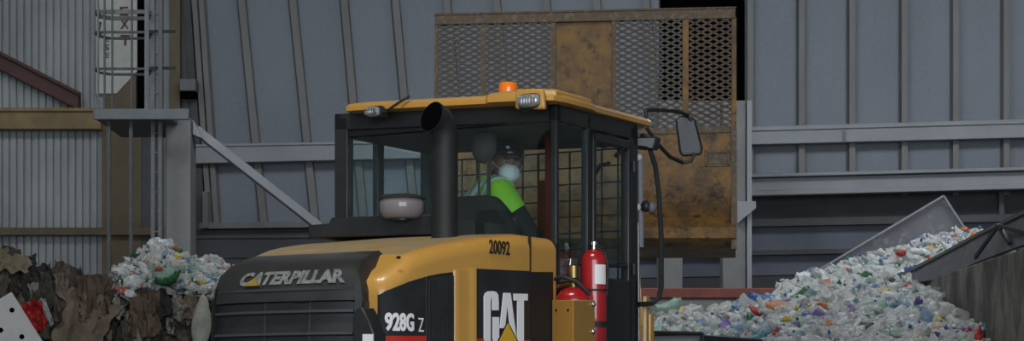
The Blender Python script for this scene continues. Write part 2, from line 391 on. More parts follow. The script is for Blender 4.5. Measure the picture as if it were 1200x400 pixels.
# right hand concrete bay wall and hopper
XW = 4.2
t = MB(); t.box((XW, 14.0, 0), (XW+.3, 21.6, 2.92)); cw = t.build('bay_wall', CONCD, None, .015); recenter(cw)
tag(cw, 'tall stained concrete bay wall at the right edge beside the bottles', 'wall')
hop = empty('feed_hopper', (4.4, 22, 0), 0, 'grey sheet steel feed hopper behind the concrete bay wall filled with bottles', 'hopper')
th = TL(hop)
bp = [W(930,334,24.2), W(1105,230,24.2), W(1135,276,24.2), W(1150,335,24.2)]
MB().prism(bp, (0, .05, 0)).build('back_plate', CHUTE, hop, T=th)
e = MB()
e.bar(bp[0]+Vector((0,-.02,0)), bp[1]+Vector((0,-.02,0)), .05, .022, (0,0,1)); e.bar(bp[1]+Vector((0,-.02,0)), bp[2]+Vector((0,-.02,0)), .05, .022); e.build('plate_edge', BEAM, hop, T=th)
# front skirt: runs towards the viewer along the top of the bay wall
sk = [W(1036,334,21.9), W(1100,301,20.6), W(1150,274,19.0), W(1215,243,17.0), W(1215,281,16.9), W(1150,305,18.8), W(1100,327,20.5), W(1036,338,21.9)]
MB().add(sk+[p+Vector((.06,.03,0)) for p in sk], [(0,1,6,7),(1,2,5,6),(2,3,4,5),(8,15,14,9),(9,14,13,10),(10,13,12,11),(0,8,9,1),(1,9,10,2),(2,10,11,3),(3,11,12,4),(4,12,13,5),(5,13,14,6),(6,14,15,7),(7,15,8,0)]).build('front_skirt', CHUTE, hop, T=th)
e = MB()
for p, q in ((0,1),(1,2),(2,3)): e.bar(sk[p], sk[q], .05, .03)
e.build('skirt_edge', STL, hop, T=th)
e = MB(); sh = Vector((-.03,-.02,0))
e.bar(W(1173,265,18.0)+sh, W(1146,303,18.5)+sh, .02, .035); e.bar(W(1173,265,18.0)+sh, W(1187,286,17.7)+sh, .03, .035); e.bar(W(1173,265,18.0)+sh, W(1212,276,17.1)+sh, .02, .03)
e.build('skirt_brace', BLK, hop, T=th)
e = MB(); e.box((W(1036,0,21.9).x-.1, 21.9, 2.72), (XW+.6, 22.0, W(0,333,21.9).z)); e.build('front_lip', STLD, hop, T=th)
for (x, y) in ((3.9, 24.1), (5.35, 24.1), (5.35, 21.9)):
    MB().box((x-.06, y-.06, 0), (x+.06, y+.06, 2.8)).build('leg', STLD, hop, T=th)
MB().prism([(3.3,21.95,2.5),(5.6,21.95,2.9),(5.6,24.2,2.9),(3.3,24.2,2.5)], (0,0,.05)).build('trough_floor', CHUTE, hop, T=th)

# ================================================================== WHEEL LOADER
TH = math.radians(30.6)
C0 = Vector((-.365, 10.748, 0)); Rv = Vector((math.cos(TH), -math.sin(TH), 0)); Fv = Vector((math.sin(TH), math.cos(TH), 0))
ldr = empty('wheel_loader', C0, -TH, 'yellow and black wheel loader seen from behind with its bucket raised', 'wheel loader')
def toL(w): d = Vector(w)-C0; return Vector((d.dot(Rv), d.dot(Fv), w[2]))
def LHit(px, py, p, n):           # intersect a pixel ray with a plane given in loader coordinates
    wp = C0+Rv*p[0]+Fv*p[1]+Vector((0,0,p[2])); wn = Rv*n[0]+Fv*n[1]+Vector((0,0,n[2])); return toL(hit(px, py, wp, wn))
def LR(px, py, r): return LHit(px, py, (r,0,0), (1,0,0))
def LY(px, py, y): return LHit(px, py, (0,y,0), (0,1,0))
HW = [(.3,.69),(0,.68),(-.3,.665),(-.6,.62),(-.9,.555),(-1.1,.505),(-1.16,.48),(-1.22,.44),(-1.31,.36)]
def interp(T, x):
    for (a, u), (b, v) in zip(T[:-1], T[1:]):
        if (a-x)*(b-x) <= 0: return u+(v-u)*(x-a)/(b-a)
    return T[0][1] if abs(x-T[0][0]) < abs(x-T[-1][0]) else T[-1][1]
def hw(y): return interp(HW, y)
ZTOP = [(.3,2.47),(0,2.475),(-.3,2.475),(-.6,2.435),(-.85,2.39),(-1.05,2.33),(-1.17,2.275),(-1.26,2.20),(-1.31,2.12)]
def ring(y, h, zt, rc=.07, z0=1.35, crown=.012):
    pts = [Vector((h, y, z0))]
    for i in range(7):
        a = PI/2*i/6; pts.append(Vector((h-rc+rc*math.cos(a), y, zt-crown-rc+rc*math.sin(a))))
    for i in range(1, 8):
        u = 1-2*i/8; pts.append(Vector(((h-rc)*u, y, zt-crown*u*u)))
    for i in range(7):
        a = PI/2+PI/2*i/6; pts.append(Vector((-h+rc+rc*math.cos(a), y, zt-crown-rc+rc*math.sin(a))))
    pts.append(Vector((-h, y, z0))); return pts
ys = [0,-.15,-.3,-.45,-.6,-.75,-.9,-1.0,-1.06,-1.12,-1.16,-1.19,-1.22]
h_ = MB(); h_.loft([ring(y, hw(y), interp(ZTOP, y)-(.03 if y < -1.1 else 0), .075) for y in ys]); hood = h_.build('hood', YEL, ldr, 0, 50)
# dusty centre strip of the hood top
t = MB(); g1 = []
for y in [-.35,-.5,-.65,-.8,-.95,-1.04]:
    h = hw(y)-.085; z = interp(ZTOP, y)+.004
    g1.append([Vector((h,y,z-.012)), Vector((0,y,z)), Vector((-h-.02,y,z-.012)), Vector((-h-.02,y,z-.03)), Vector((h,y,z-.03))])
t.loft(g1); t.build('hood_top_panel', YELD, ldr, 0, 50)

# side surface mapping
def side_y(px):
    lo, hi = -1.3, .3
    for _ in range(40):
        m = (lo+hi)/2; w = C0+Rv*hw(m)+Fv*m; x = CX+F*w.x/w.y
        if x < px: lo = m
        else: hi = m
    return (lo+hi)/2
def SP(px, py, off=0):
    y = side_y(px); w = C0+Rv*hw(y)+Fv*y; return Vector((hw(y)+off, y, CH+(HY-py)/F*w.y))
def side_panel(cols, zb, o0, o1, name, m, parent=hood, bevel=0):
    t = MB(); rings = []
    for px, py in cols:
        p = SP(px, py); rings.append([Vector((p.x+o1, p.y, p.z)), Vector((p.x+o1, p.y, zb)), Vector((p.x+o0, p.y, zb)), Vector((p.x+o0, p.y, p.z))])
    t.loft(rings); return t.build(name, m, parent, bevel, 40)
def cols(x0, x1, prof, n=8): return [(x0+(x1-x0)*i/n, interp(prof, x0+(x1-x0)*i/n)) for i in range(n+1)]
TA = [(444,346),(450,342),(460,338),(480,330),(500,324),(515,321),(531,319)]
side_panel(cols(444.5, 498, TA), 1.45, -.01, .006, 'model_panel', BLK)
side_panel(cols(499.5, 530, TA), 1.45, -.01, .004, 'side_vent', BLKM)
v = MB()
for px in range(502, 530, 3):
    p = SP(px, interp(TA, px)+4, .004); v.box((p.x-.002, p.y-.006, 1.5), (p.x+.008, p.y+.004, p.z))
v.build('vent_slats', GRL, hood)
v = MB()   # raised rounded yellow rib between the two black panels
rg = []
for px, o in ((531,.002),(533,.010),(537,.012),(545,.010),(550,.014),(552.5,.024),(554,.022),(555,.004)):
    p = SP(px, 315 if px > 547 else 317); rg.append([Vector((p.x+o,p.y,p.z)), Vector((p.x+o,p.y,1.45)), Vector((p.x-.02,p.y,1.45)), Vector((p.x-.02,p.y,p.z))])
v.loft(rg); v.build('side_rib', YEL, hood, 0, 60)
side_panel(cols(555.5, 620, [(555,315),(620,318)]), 1.45, -.01, .006, 'logo_panel', BLK)
side_panel(cols(622, 647, [(620,319),(648,319)]), 1.45, -.01, .006, 'service_door', BLKM)
v = MB(); a = SP(621, 277, .001); v.box((a.x-.01, a.y-.004, 1.45), (a.x+.004, a.y+.004, a.z)); v.build('panel_seam', BLKM, hood)
v = MB(); p = SP(467, 302, .002); v.tube([(p.x-.01,p.y,p.z),(p.x+.006,p.y,p.z)], .007, 10); v.build('latch', BLKM, hood)
side_panel(cols(444.5, 498, [(444,394),(498,394)]), 1.885, .004, .009, 'red_stripe', REDS)
side_panel(cols(556, 620, [(555,397),(620,399)]), 1.885, .004, .009, 'red_stripe', REDS)
def sidetext(s, x0, x1, yt, yb, m, nm, o=.007, off=.03, par=hood, skew=0):
    a = SP(x0, yb); b = SP(x1, yb); zt0 = SP(x0, yt).z; zt1 = SP(x1, yt if not skew else yt+skew).z
    def fn(u, v, w):
        y = a.y+(b.y-a.y)*u; z0 = a.z+(b.z-a.z)*u*(0); zt = zt0+(zt1-zt0)*u*0
        return Vector((hw(y)+o+.003*w, y, a.z+(zt0-a.z)*v))
    return textmesh(s, m, par, fn, nm, off)
sidetext('928G', 449, 483, 366.5, 388.5, WHT, 'model_number', .008, .035)
sidetext('Z', 488.5, 494.5, 373, 389, WHT, 'series_letter', .008, -.005)
sidetext('20092', 572.5, 596.5, 281, 297.5, BLKM, 'fleet_number', .003, .012)
# block letters of the side logo, with the triangle over the A
def poly_side(pts, o0, o1, name, m, par=hood, label=None):
    t = MB(); n = len(pts)
    P = [SP(px, py) for px, py in pts]
    vs = [Vector((p.x+o1, p.y, p.z)) for p in P]+[Vector((p.x+o0, p.y, p.z)) for p in P]
    t.add(vs, [tuple(range(n))]+[(i,(i+1)%n,n+(i+1)%n,n+i) for i in range(n)]); return t.build(name, m, par, 0, 30, label)
C_ = [(583,364),(583,356),(582.5,346),(580,342.5),(576,341.5),(571,341.8),(567.5,344),(566,348),(566,400),(573.5,400),(573.5,355),(574,350),(574.8,349.5),(575.6,350),(575.8,364)]
poly_side([(565.5+(x-566)*1, y) for x, y in C_], .006, .010, 'logo_letter', WHT)
C2 = [(565.7,399),(566.2,410),(569,414),(580,414),(583,410),(583,368),(576,368),(575.6,402),(573.4,402),(573.4,399)]
poly_side([(575.8,372),(583,372),(583,402),(580,406),(575.8,406)], .006, .010, 'logo_letter', WHT)
poly_side([(588.5,343.5),(596.5,343.8),(603.8,400),(597,400),(596,385),(592.8,355),(590,385),(584,385)][::1], .006, .010, 'logo_letter', WHT)
poly_side([(600.2,344.5),(616.5,344.8),(616.5,352.5),(612,352.5),(612,405),(604.6,405),(604.6,352.5),(600.5,352.5)], .006, .010, 'logo_letter', WHT)
poly_side([(592.5,376.5),(576.5,408),(609,408)], .010, .012, 'logo_triangle_edge', BLKM)
poly_side([(592.5,379.5),(578.5,408),(607,408)], .012, .014, 'logo_triangle', GOLD)

# ---- grille
GP = [(-1.34,1.35),(-1.36,1.7),(-1.365,1.95),(-1.355,2.10),(-1.335,2.17),(-1.29,2.235),(-1.22,2.285),(-1.14,2.32),(-1.06,2.342)]
def gsurf(u, yz, o=0, k=.435):
    h = k-.38*max(0, yz[1]-2.14); return Vector((u*h-.05+.02*max(0,min(1,(yz[1]-2.14)/.2)), yz[0]+.08*abs(u)**2.6*(1-max(0,min(1,(yz[1]-2.14)/.12)))-o, yz[1]+o*.3))
t = MB(); U = [1-2*i/24 for i in range(25)]
rr = [[gsurf(u, p) for u in U]+[gsurf(u, (p[0]+.09,p[1]-.05)) for u in reversed(U)] for p in GP[3:]]
t.loft(rr)
low = [[gsurf(u, p, -.02) for u in U]+[gsurf(u, (p[0]+.17,p[1])) for u in reversed(U)] for p in GP[:4]]
t.loft(low)
gr = t.build('grille', GRL, ldr, 0, 40)
for sgn in (-1, 1):
    t = MB(); t.loft([[gsurf(sgn*.998, p, .002), gsurf(sgn*.94, p, .012), gsurf(sgn*.94, (p[0]+.05,p[1])), gsurf(sgn*.998, (p[0]+.05,p[1]))] for p in GP[:5]]); t.build('grille_frame', BLKM, gr)
for z in (2.152, 2.048, 1.945, 1.84, 1.735, 1.63, 1.52):
    y = interp([(b, a) for a, b in GP], z); t = MB()
    t.loft([[gsurf(u*.92, (y,z+.007), .006), gsurf(u*.92, (y,z-.004), .006), gsurf(u*.92, (y+.03,z-.012)), gsurf(u*.92, (y+.03,z+.007))] for u in U]); t.build('louvre', LVR, gr)
for u in (-.16, .42):
    t = MB(); t.loft([[gsurf(u+.006, p, -.012), gsurf(u-.006, p, -.012), gsurf(u-.006, p, -.03), gsurf(u+.006, p, -.03)] for p in GP[:4]]); t.build('grille_divider', LVR, gr)
t = MB(); t.ell(gsurf(-.02, (-1.365,1.80), -.012), (.10,.012,.13), 20, 10); t.build('fan_cover', LVR, gr)
# worn name along the grille band
def gu(px, z=2.21):
    lo, hi = -1, 1
    for _ in range(30):
        m = (lo+hi)/2; p = gsurf(m, (-1.31, z)); w = C0+Rv*p.x+Fv*p.y
        if CX+F*w.x/w.y < px: lo = m
        else: hi = m
    return lo
GU0, GU1 = gu(283), gu(405)
def gtext(u, v, w):
    zz = 2.178+.066*v; uu = GU0+(GU1-GU0)*u   # camera sees the word read left to right from u=-.8
    y = interp([(b, a) for a, b in GP], zz); return gsurf(uu, (y, zz), .004+.003*w)
textmesh('CATERPILLAR', WORN, gr, gtext, 'grille_name', .05)
t = MB(); tri = [(gu(290,2.18),2.174),(gu(309.5,2.18),2.174),(gu(300),2.216)]
vs = [gsurf(u, (interp([(b,a) for a,b in GP], z), z), o) for o in (.014,.006) for u, z in tri]
t.add(vs, [(0,1,2),(3,5,4),(0,3,4,1),(1,4,5,2),(2,5,3,0)]); t.build('name_triangle', GOLDW, gr)
# rear bracket and reflector at the corner below the grille
a = LY(414, 400, -1.40); b = LY(432, 362, -1.40)
t = MB(); t.prism([LY(413,412,-1.40), LY(413,372,-1.40), LY(417,362,-1.40), LY(424,360,-1.40), LY(433,377,-1.40), LY(438,391,-1.40), LY(438,412,-1.40)], (0,.1,0)); t.build('rear_guard', BLK, ldr, .008)
t = MB(); t.prism([LY(426,412,-1.405), LY(426,392,-1.405), LY(438,392,-1.405), LY(438,412,-1.405)], (0,-.008,0)); t.build('reflector', WHT, ldr)

# ---- deck behind the cab, exhaust, intake
t = MB(); yb = -.42
pl = [LY(361,279,yb), LY(361,264,yb), LY(385,262,yb), LY(388,255,yb), LY(508,251,yb), LY(508,275,yb)]
t.prism(pl, (0,.40,0)); t.build('deck_housing', BLK, ldr, .006)
ex0 = toL(W(521, 300, 10.15)); 
pth = [Vector((ex0.x, ex0.y, z)) for z in (2.3, 2.7, 2.93)]
md = toL(W(511, 134, 9.98)); dirw = toL(Vector((-.72,-.69,0))+C0); dirw.z = 0; dirw.normalize()
top = Vector((ex0.x, ex0.y, 3.0))
pth += [Vector((ex0.x,ex0.y,2.98))+dirw*.012, Vector((ex0.x,ex0.y,3.015))+dirw*.04, Vector((ex0.x,ex0.y,3.028))+dirw*.085]
t = MB(); t.tube(pth, [.066,.066,.066,.069,.074,.079], 24); st = t.build('exhaust_stack', BLKM, ldr, 0, 50)
t = MB(); e0 = pth[-1]; ed_ = (pth[-1]-pth[-2]).normalized(); t.tube([e0-ed_*.01, e0+ed_*.002], .0745, 24); t.build('exhaust_mouth', VOID, st)  # black disc stands in for the dark hollow of the pipe
ic = toL(W(471, 252, 10.35)); 
t = MB(); t.lathe((ic.x,ic.y,ic.z-.02), [(.085,0),(.10,.01),(.112,.03),(.114,.075),(.108,.095),(.07,.108),(.01,.112)], 24); t.build('air_precleaner', CLR, ldr, 0, 50)
t = MB(); t.lathe((ic.x,ic.y,ic.z-.03), [(.05,0),(.05,.03),(.06,.04),(.06,.08),(.03,.09)], 16); t.lathe((ic.x,ic.y,ic.z+.075), [(.116,0),(.118,.006),(.10,.02),(.02,.03)], 24); t.build('precleaner_core', GRL, ldr)

# ---- cab
cab = MB()
def post(x0, x1, y0, y1, z0=1.5, z1=3.12, mb=None): (mb or cab).box((x0,y0,z0),(x1,y1,z1))
CW = .683; CL = .90; zs = 2.36
cab.box((-CW, 0, 1.45), (CW, CL, 1.55))                       # floor pan
cab.box((-CW, 0, 1.5), (CW, .04, 2.44))                        # rear lower wall
cab.box((-CW, 0, 1.5), (-CW+.04, CL, 2.36))                    # left lower wall
cab.box((-CW, CL-.04, 1.5), (CW, CL, 2.3))
cab.box((CW-.04, 0, 1.5), (CW, .34, 2.22))
post(-CW, -CW+.085, 0, .06); post(CW-.035, CW, 0, .03)
post(-CW, -CW+.04, .36, .42); post(-CW, -CW+.06, CL-.06, CL); post(CW-.06, CW, CL-.09, CL)
cab.box((CW-.04, .33, 1.5), (CW, .37, 3.12))
cab.box((-CW, 0, 3.05), (CW, .05, 3.14)); cab.box((-CW, CL-.05, 3.02), (CW, CL, 3.14))
cab.box((-CW, 0, 3.05), (-CW+.05, CL, 3.14)); cab.box((CW-.05, 0, 3.05), (CW, CL, 3.14))
def rise(v): return Vector((v[0], v[1], v[2]+(.045*(.5-v[0]/(2*CW)) if v[2] > 2.95 else 0)))
cab_o = cab.build('cab_frame', BLK, ldr, .006, T=rise)
MB().box((-CW+.03, .02, 3.06), (CW-.03, CL-.02, 3.12)).build('headliner', BLKM, ldr)
def pane(a, b, m, nm='window_pane'): return MB().box(a, b).build(nm, m, ldr)
pane((-CW+.085, .022, 2.44), (CW-.035, .028, 3.05), GLS)
pane((-CW+.015, .06, 2.36), (-CW+.02, .36, 3.05), GLS); pane((-CW+.015, .42, 2.36), (-CW+.02, CL-.06, 3.05), GLSD)
pane((-CW+.06, CL-.03, 2.3), (CW-.06, CL-.025, 3.02), GLS)
pane((CW-.02, .03, 2.22), (CW-.014, .33, 3.05), GLSD)
# door on the right side
dz0, dz1 = 1.55, 3.04; y0, y1 = .375, CL-.095
d = MB()
for bx in (((CW-.03,y0,dz0),(CW+.012,y0+.035,dz1)), ((CW-.03,y1-.035,dz0),(CW+.012,y1,dz1)), ((CW-.03,y0,dz1-.05),(CW+.012,y1,dz1)), ((CW-.03,y0,dz0),(CW+.012,y1,2.29))): d.box(*bx)
door = d.build('cab_door', BLK, ldr, .008)
MB().box((CW-.012, y0+.03, 2.28), (CW-.006, y1-.03, dz1-.04)).build('door_pane', GLSD, door)
MB().tube([(CW+.01,y0+.1,2.36),(CW+.03,y0+.12,2.35),(CW+.03,y1-.1,2.36),(CW+.01,y1-.06,2.38)], .009, 8).build('door_handle', BLKM, door)
MB().tube([(CW-.1,y1-.05,2.92),(CW-.1,y1-.15,2.9),(CW-.1,y1-.25,2.8),(CW-.1,y1-.28,2.6),(CW-.1,y1-.28,2.3)], .01, 8).build('grab_rail', BLKM, door)
for k in (0, 1):
    z = (2.35, 2.9)[k]; MB().tube([(CW+.02,y1+.01,z-.03),(CW+.02,y1+.01,z+.03)], .014, 8).build('hinge', BLKM, door)
# roof
def roofring(z, ins):
    pts = [(-CW+.13,-.075),(-.5,-.09),(.33,-.10),(.36,-.135),(.60,-.14),(CW+.04,-.10),(CW+.06,-.02),(CW+.055,.30),(CW+.03,.36),(CW+.03,CL+.1),(CW-.1,CL+.2),(-CW+.1,CL+.2),(-CW+.03,CL+.1),(-CW+.10,0)]
    c = Vector((0,.5,0)); out = []
    for x, y in pts:
        v = Vector((x,y,0))-c; v *= (1-ins); out.append(Vector((c.x+v.x, c.y+v.y, z)))
    return out
t = MB(); t.loft([roofring(3.135,.02), roofring(3.14,0), roofring(3.162,0), roofring(3.178,.02), roofring(3.19,.10), roofring(3.192,.4)])
roof = t.build('roof', YEL, ldr, 0, 35, T=rise)
# raised rear corner cover of the roof
t = MB(); t.loft([[Vector((x,y,z)) for x, y in ((.36+i,-.135+i),(.62-i*.3,-.14+i),(CW+.045-i,-.08+i),(CW+.05-i,.28-i),(.5,.33-i),(.36+i,.25-i))] for z, i in ((3.15,0),(3.190,.0),(3.203,.03))]); t.build('roof_corner_cover', YEL, roof, .005)
# work lights
def worklight(px, py, y, w, hgt, m):
    c = LY(px, py, y); fn = lambda v: Vector((math.copysign(abs(v.x)**.55, v.x), v.y, math.copysign(abs(v.z)**.55, v.z)))
    b = MB(); b.ell((c.x,c.y+.05,c.z), (w,.055,hgt), 24, 14, None, fn); o = b.build('work_light', BLK, ldr, 0)
    b = MB(); b.ell((c.x,c.y+.015,c.z), (w*.80,.032,hgt*.74), 24, 14, None, fn); b.build('lamp_lens', LENS, o)
    b = MB()
    for k in range(-3, 4): b.box((c.x+k*w*.2-.002,c.y-.022,c.z-hgt*.5),(c.x+k*w*.2+.002,c.y-.012,c.z+hgt*.5))
    b.build('lens_rib', CHR, o)
    return o
worklight(618.5, 118, -.16, .078, .046, '')
worklight(436, 131, -.14, .052, .036, '')
t = MB(); a = LY(601,128,-.148); b = LY(638,128,-.148); c = LY(606,104,-.148); d_ = LY(634,104,-.148); t.prism([a+Vector((.01,0,0)),b,d_+Vector((.01,0,.0)),c-Vector((.01,0,0))], (0,.03,0)); t.build('light_surround', YEL, roof, .01)
t = MB(); t.tube([LY(413,133,-.1), LY(452,131,-.12), LY(466,121,-.12), LY(480,113,-.1)], .007, 8); t.build('light_cable', BLKM, ldr)
bc = toL(W(595.5, 104, 10.75)); t = MB(); t.lathe((bc.x,bc.y,3.228), [(.048,0),(.050,.02),(.050,.045),(.046,.068),(.01,.07)], 20)
bcn = t.build('beacon', ORG, ldr, 0, 40); MB().lathe((bc.x,bc.y,3.205), [(.052,0),(.052,.025),(.05,.028)], 20).build('beacon_base', CLR, bcn)
# interior: guard mesh in front, red posts, seat
g = MB()
for i in range(13):
    x = -.55+.1*i; g.bar((x,CL+.02,2.3),(x,CL+.02,3.02), .008, .008)
for i in range(9): g.bar((-.6,CL+.02,2.3+.09*i),(.62,CL+.02,2.3+.09*i), .008, .008)
g.build('windshield_guard', BLKM, ldr)
for (px, y, z1) in ((644, .55, 3.05), (635, .75, 2.85)):
    p = LY(px, 300, y); MB().box((p.x-.018,y-.018,1.55),(p.x+.018,y+.018,z1)).build('red_post', RBRN, ldr)  # plain red-brown uprights inside the cab
s = MB(); s.box((-.28,.38,1.9),(.26,.85,2.05)); seat = s.build('operator_seat', SEATM, ldr, .03)
s = MB(); s.loft([[Vector((-.01+a*w, b, z)) for a, b in ((-1,.22),(1,.22),(1,.34),(-1,.34))] for z, w in ((2.0,.34),(2.45,.36),(2.58,.30),(2.68,.21),(2.73,.16))]); s.build('backrest', SEATM, seat, .03)
s = MB(); hr = LY(567, 170, .30)
s.ell((hr.x,.30,hr.z), (.075,.05,.10), 16, 10); s.bar((hr.x-.03,.30,hr.z-.08),(hr.x-.03,.30,2.72),.008,.008); s.bar((hr.x+.03,.30,hr.z-.08),(hr.x+.03,.30,2.65),.015,.015); s.build('headrest', mat('headrest_cloth', (.07,.055,.05), .9), seat)
MB().box((-.2,.4,1.55),(.18,.8,1.92)).build('seat_pedestal', BLKM, seat)
c = MB(); c.tube([(-.05,.95,1.55),(-.03,.9,2.2),(-.02,.86,2.3)], .03, 10); sw = c.build('steering_column', BLKM, ldr)
def torus(mb, c, R0, r, M, n=24, k=8):
    vs = [Vector(c)+M@Vector(((R0+r*math.cos(b))*math.cos(a),(R0+r*math.cos(b))*math.sin(a),r*math.sin(b))) for a in [2*PI*i/n for i in range(n)] for b in [2*PI*j/k for j in range(k)]]
    mb.add(vs, [(i*k+j,((i+1)%n)*k+j,((i+1)%n)*k+(j+1)%k,i*k+(j+1)%k) for i in range(n) for j in range(k)])
t = MB(); MS = Matrix.Rotation(.6,3,'X'); torus(t, (-.02,.84,2.32), .17, .014, MS); t.bar((-.18,.84,2.32),(.14,.84,2.32),.03,.015); t.build('steering_wheel', BLKM, sw)
# rear view mirror inside
m0 = LHit(708, 158, (CW-.15,0,0), (1,0,0)); t = MB(); t.ell(m0, (.06,.035,.075), 16, 10); im = t.build('interior_mirror', BLK, ldr)
MB().ell(m0+Vector((0,-.02,0)), (.05,.022,.062), 16, 10).build('mirror_glass', DIALS, im)
# right mirror on its arm (placed in world depth about 11.6)
def MW(px, py, Y=11.7): return toL(W(px, py, Y))
t = MB(); t.tube([MW(757,129,11.45), MW(775,129,11.5), MW(795,131,11.6), MW(806,135), MW(810,142)], .011, 8)
t.tube([MW(757,128,11.45), MW(758,150,11.45), MW(770,168,11.5), MW(785,184,11.6), MW(800,191), MW(810,189), MW(814,180)], .011, 8)
ma = t.build('mirror_arm', BLKM, ldr)
Mq = [MW(791,140), MW(799,135), MW(815,139), MW(824,175), MW(822,182), MW(800,184), MW(796,180)]
t = MB(); t.prism(Mq, toL(W(800,150,11.78))-toL(W(800,150,11.7))); t.build('side_mirror', BLK, ma, .012)
ctr = sum(Mq, Vector())/len(Mq); back = (toL(W(800,150,11.7))-toL(W(800,150,11.69)))
t = MB(); t.prism([ctr+(p-ctr)*.84-back*.6 for p in Mq], back*.5); t.build('mirror_glass', DIALS, ma, .004)
# hand rails at the right front corner
t = MB(); t.tube([MW(722,183,10.95), MW(728,176,11.0), MW(742,172,11.2), MW(757,174,11.35)], .012, 8); t.build('hand_rail', BLKM, ldr)
t = MB(); t.tube([MW(752,157,11.4), MW(760,170,11.4), MW(768,195,11.4), MW(772,225,11.4), MW(775,280,11.4), MW(775,335,11.4), MW(772,350,11.4), MW(764,356,11.4), MW(748,357,11.35)], .014, 8); t.build('hand_rail', BLKM, ldr)
t = MB(); t.tube([MW(750,182,11.45), MW(751,290,11.45)], .017, 8); t.build('grey_pipe', mat('pale_pipe', (.3,.3,.36), .4), ldr)
t = MB(); t.bar(MW(742,185,11.35), MW(744,330,11.35), .02, .03); t.build('side_conduit', BLKM, ldr)
t = MB(); t.tube([MW(748,262,11.4), MW(749,420,11.4)], .007, 8); t.build('chrome_strip', CHR, ldr)
for (px, py, rr, m) in ((748,184,.022,WHT), (747,243,.02,WHT), (757,242,.03,GRL), (764,243,.028,WORN)):
    q_ = MW(px, py, 11.42); MB().ell(q_, (rr,rr,rr*1.1), 12, 8).build('fitting', m, ldr)
t = MB(); t.prism([MW(744,160,11.35), MW(770,160,11.35), MW(766,176,11.35), MW(744,172,11.35)], (0,.06,0)); t.build('mirror_mount', BLK, ldr, .01)
t = MB(); t.prism([MW(753,420,11.5), MW(758,420,11.5), MW(758,347,11.5), MW(753,347,11.5)], (0,.04,0)); t.prism([MW(759.5,420,11.5), MW(763,420,11.5), MW(763,368,11.5), MW(759.5,368,11.5)], (0,.04,0)); t.build('yellow_bracket', YEL, ldr, .004)
t = MB(); t.prism([MW(765,430,12.2), MW(822,430,12.2), MW(822,392,12.2), MW(765,392,12.2)], (0,.9,0)); t.build('front_fender', BLK, ldr, .01)
t = MB(); t.tube([MW(765,390,12.1), MW(824,391,12.1)], .01, 8); t.tube([MW(824,391,12.1), MW(824,420,12.1)], .008, 8); t.build('fender_edge', BLKM, ldr)

# extinguisher and suppression tank
eq = MW(696, 302, 10.62)
t = MB(); rE = 15*10.62/F
zt = eq.z
t.lathe((eq.x,eq.y,0), [(rE*.9,zt-.62),(rE,zt-.60),(rE,zt-.02),(rE*.93,zt+.005),(rE*.7,zt+.027),(rE*.3,zt+.04),(.012,zt+.043)], 24)
ext = t.build('fire_extinguisher_body', RED, ldr, 0, 50)
t = MB(); t.lathe((eq.x,eq.y,0), [(.014,zt+.03),(.014,zt+.06),(.02,zt+.062),(.02,zt+.08),(.008,zt+.085)], 12); t.build('valve', CHR, ext)
t = MB(); t.bar((eq.x-.01,eq.y,zt+.075),(eq.x+.06,eq.y,zt+.045),.016,.01); t.tube([(eq.x+.02,eq.y,zt+.05),(eq.x+.06,eq.y+.01,zt+.02),(eq.x+.07,eq.y+.02,zt-.06),(eq.x+.062,eq.y+.02,zt-.2)], .008, 8); t.build('hose', BLKM, ext)
vv = toL(Vector((0,0,CH))); vd = Vector((vv.x-eq.x, vv.y-eq.y, 0)).normalized(); vr = Vector((-vd.y, vd.x, 0))
lab = MB(); rg = []
for k in range(7):
    a = (.05+.95*k/6)*1.1; n_ = vd*math.cos(a)+vr*math.sin(a); p = Vector((eq.x,eq.y,0))
    rg.append([p+n_*(rE+.0015)+Vector((0,0,zt-.04)), p+n_*(rE+.0015)+Vector((0,0,zt-.14)), p+n_*(rE-.002)+Vector((0,0,zt-.14)), p+n_*(rE-.002)+Vector((0,0,zt-.04))])
lab.loft(rg); lab.build('paper_label', WHT, ext)
t = MB(); t.lathe((eq.x,eq.y,0), [(rE+.004,zt-.36),(rE+.004,zt-.33)], 24); t.build('strap', BLKM, ext)
MB().lathe((eq.x,eq.y,0), [(rE+.004,zt-.175),(rE+.004,zt-.165)], 24).build('strap', BLKM, ext)
MB().box((eq.x+.0, eq.y-rE-.02, zt-.35),(eq.x+.03, eq.y-rE, zt-.325)).build('clasp', CHR, ext)
# yellow box
def BW(px, py, Y): return toL(W(px, py, Y))
b0 = BW(647,352,10.35); b1 = BW(672,352,10.12); b2 = BW(697,352,10.42); b3 = b0+(b2-b1)
t = MB(); dn = Vector((0,0,-.7)); ins = .012
cz = (b0+b1+b2+b3)/4
out = [b0,b1,b2,b3]; inn = [cz+(p-cz)*.93 for p in out]
t.add(out+inn+[p+dn for p in out]+[p+dn for p in inn], [(0,1,9,8),(1,2,10,9),(2,3,11,10),(3,0,8,11),(4,12,13,5),(5,13,14,6),(6,14,15,7),(7,15,12,4),(0,4,5,1),(1,5,6,2),(2,6,7,3),(3,7,4,0),(8,9,10,11),(12,15,14,13)])
tb = t.build('tank_box', YEL, ldr, .003)
for px, py in ((652,364),(666,364)):
    q_ = BW(px, py, 10.35-.23*(px-647)/25); MB().tube([q_+(toL(C0-Vector((0,.006,0)))-toL(C0)), q_], .007, 10).build('bolt_hole', VOID, tb)
for py in (357, 389):
    q_ = BW(695, py, 10.38); MB().ell(q_, (.014,.014,.014), 10, 8).build('bolt', CHR, tb)
tk = cz.copy(); rt = .088; tk.z = b1.z
t = MB(); t.lathe((tk.x,tk.y,0), [(rt,tk.z-.6),(rt,tk.z+.005),(rt*.97,tk.z+.03),(rt*.8,tk.z+.055),(rt*.45,tk.z+.075),(.02,tk.z+.08)], 24); tank = t.build('suppression_tank', RED, ldr, 0, 50)
t = MB(); z = tk.z+.07
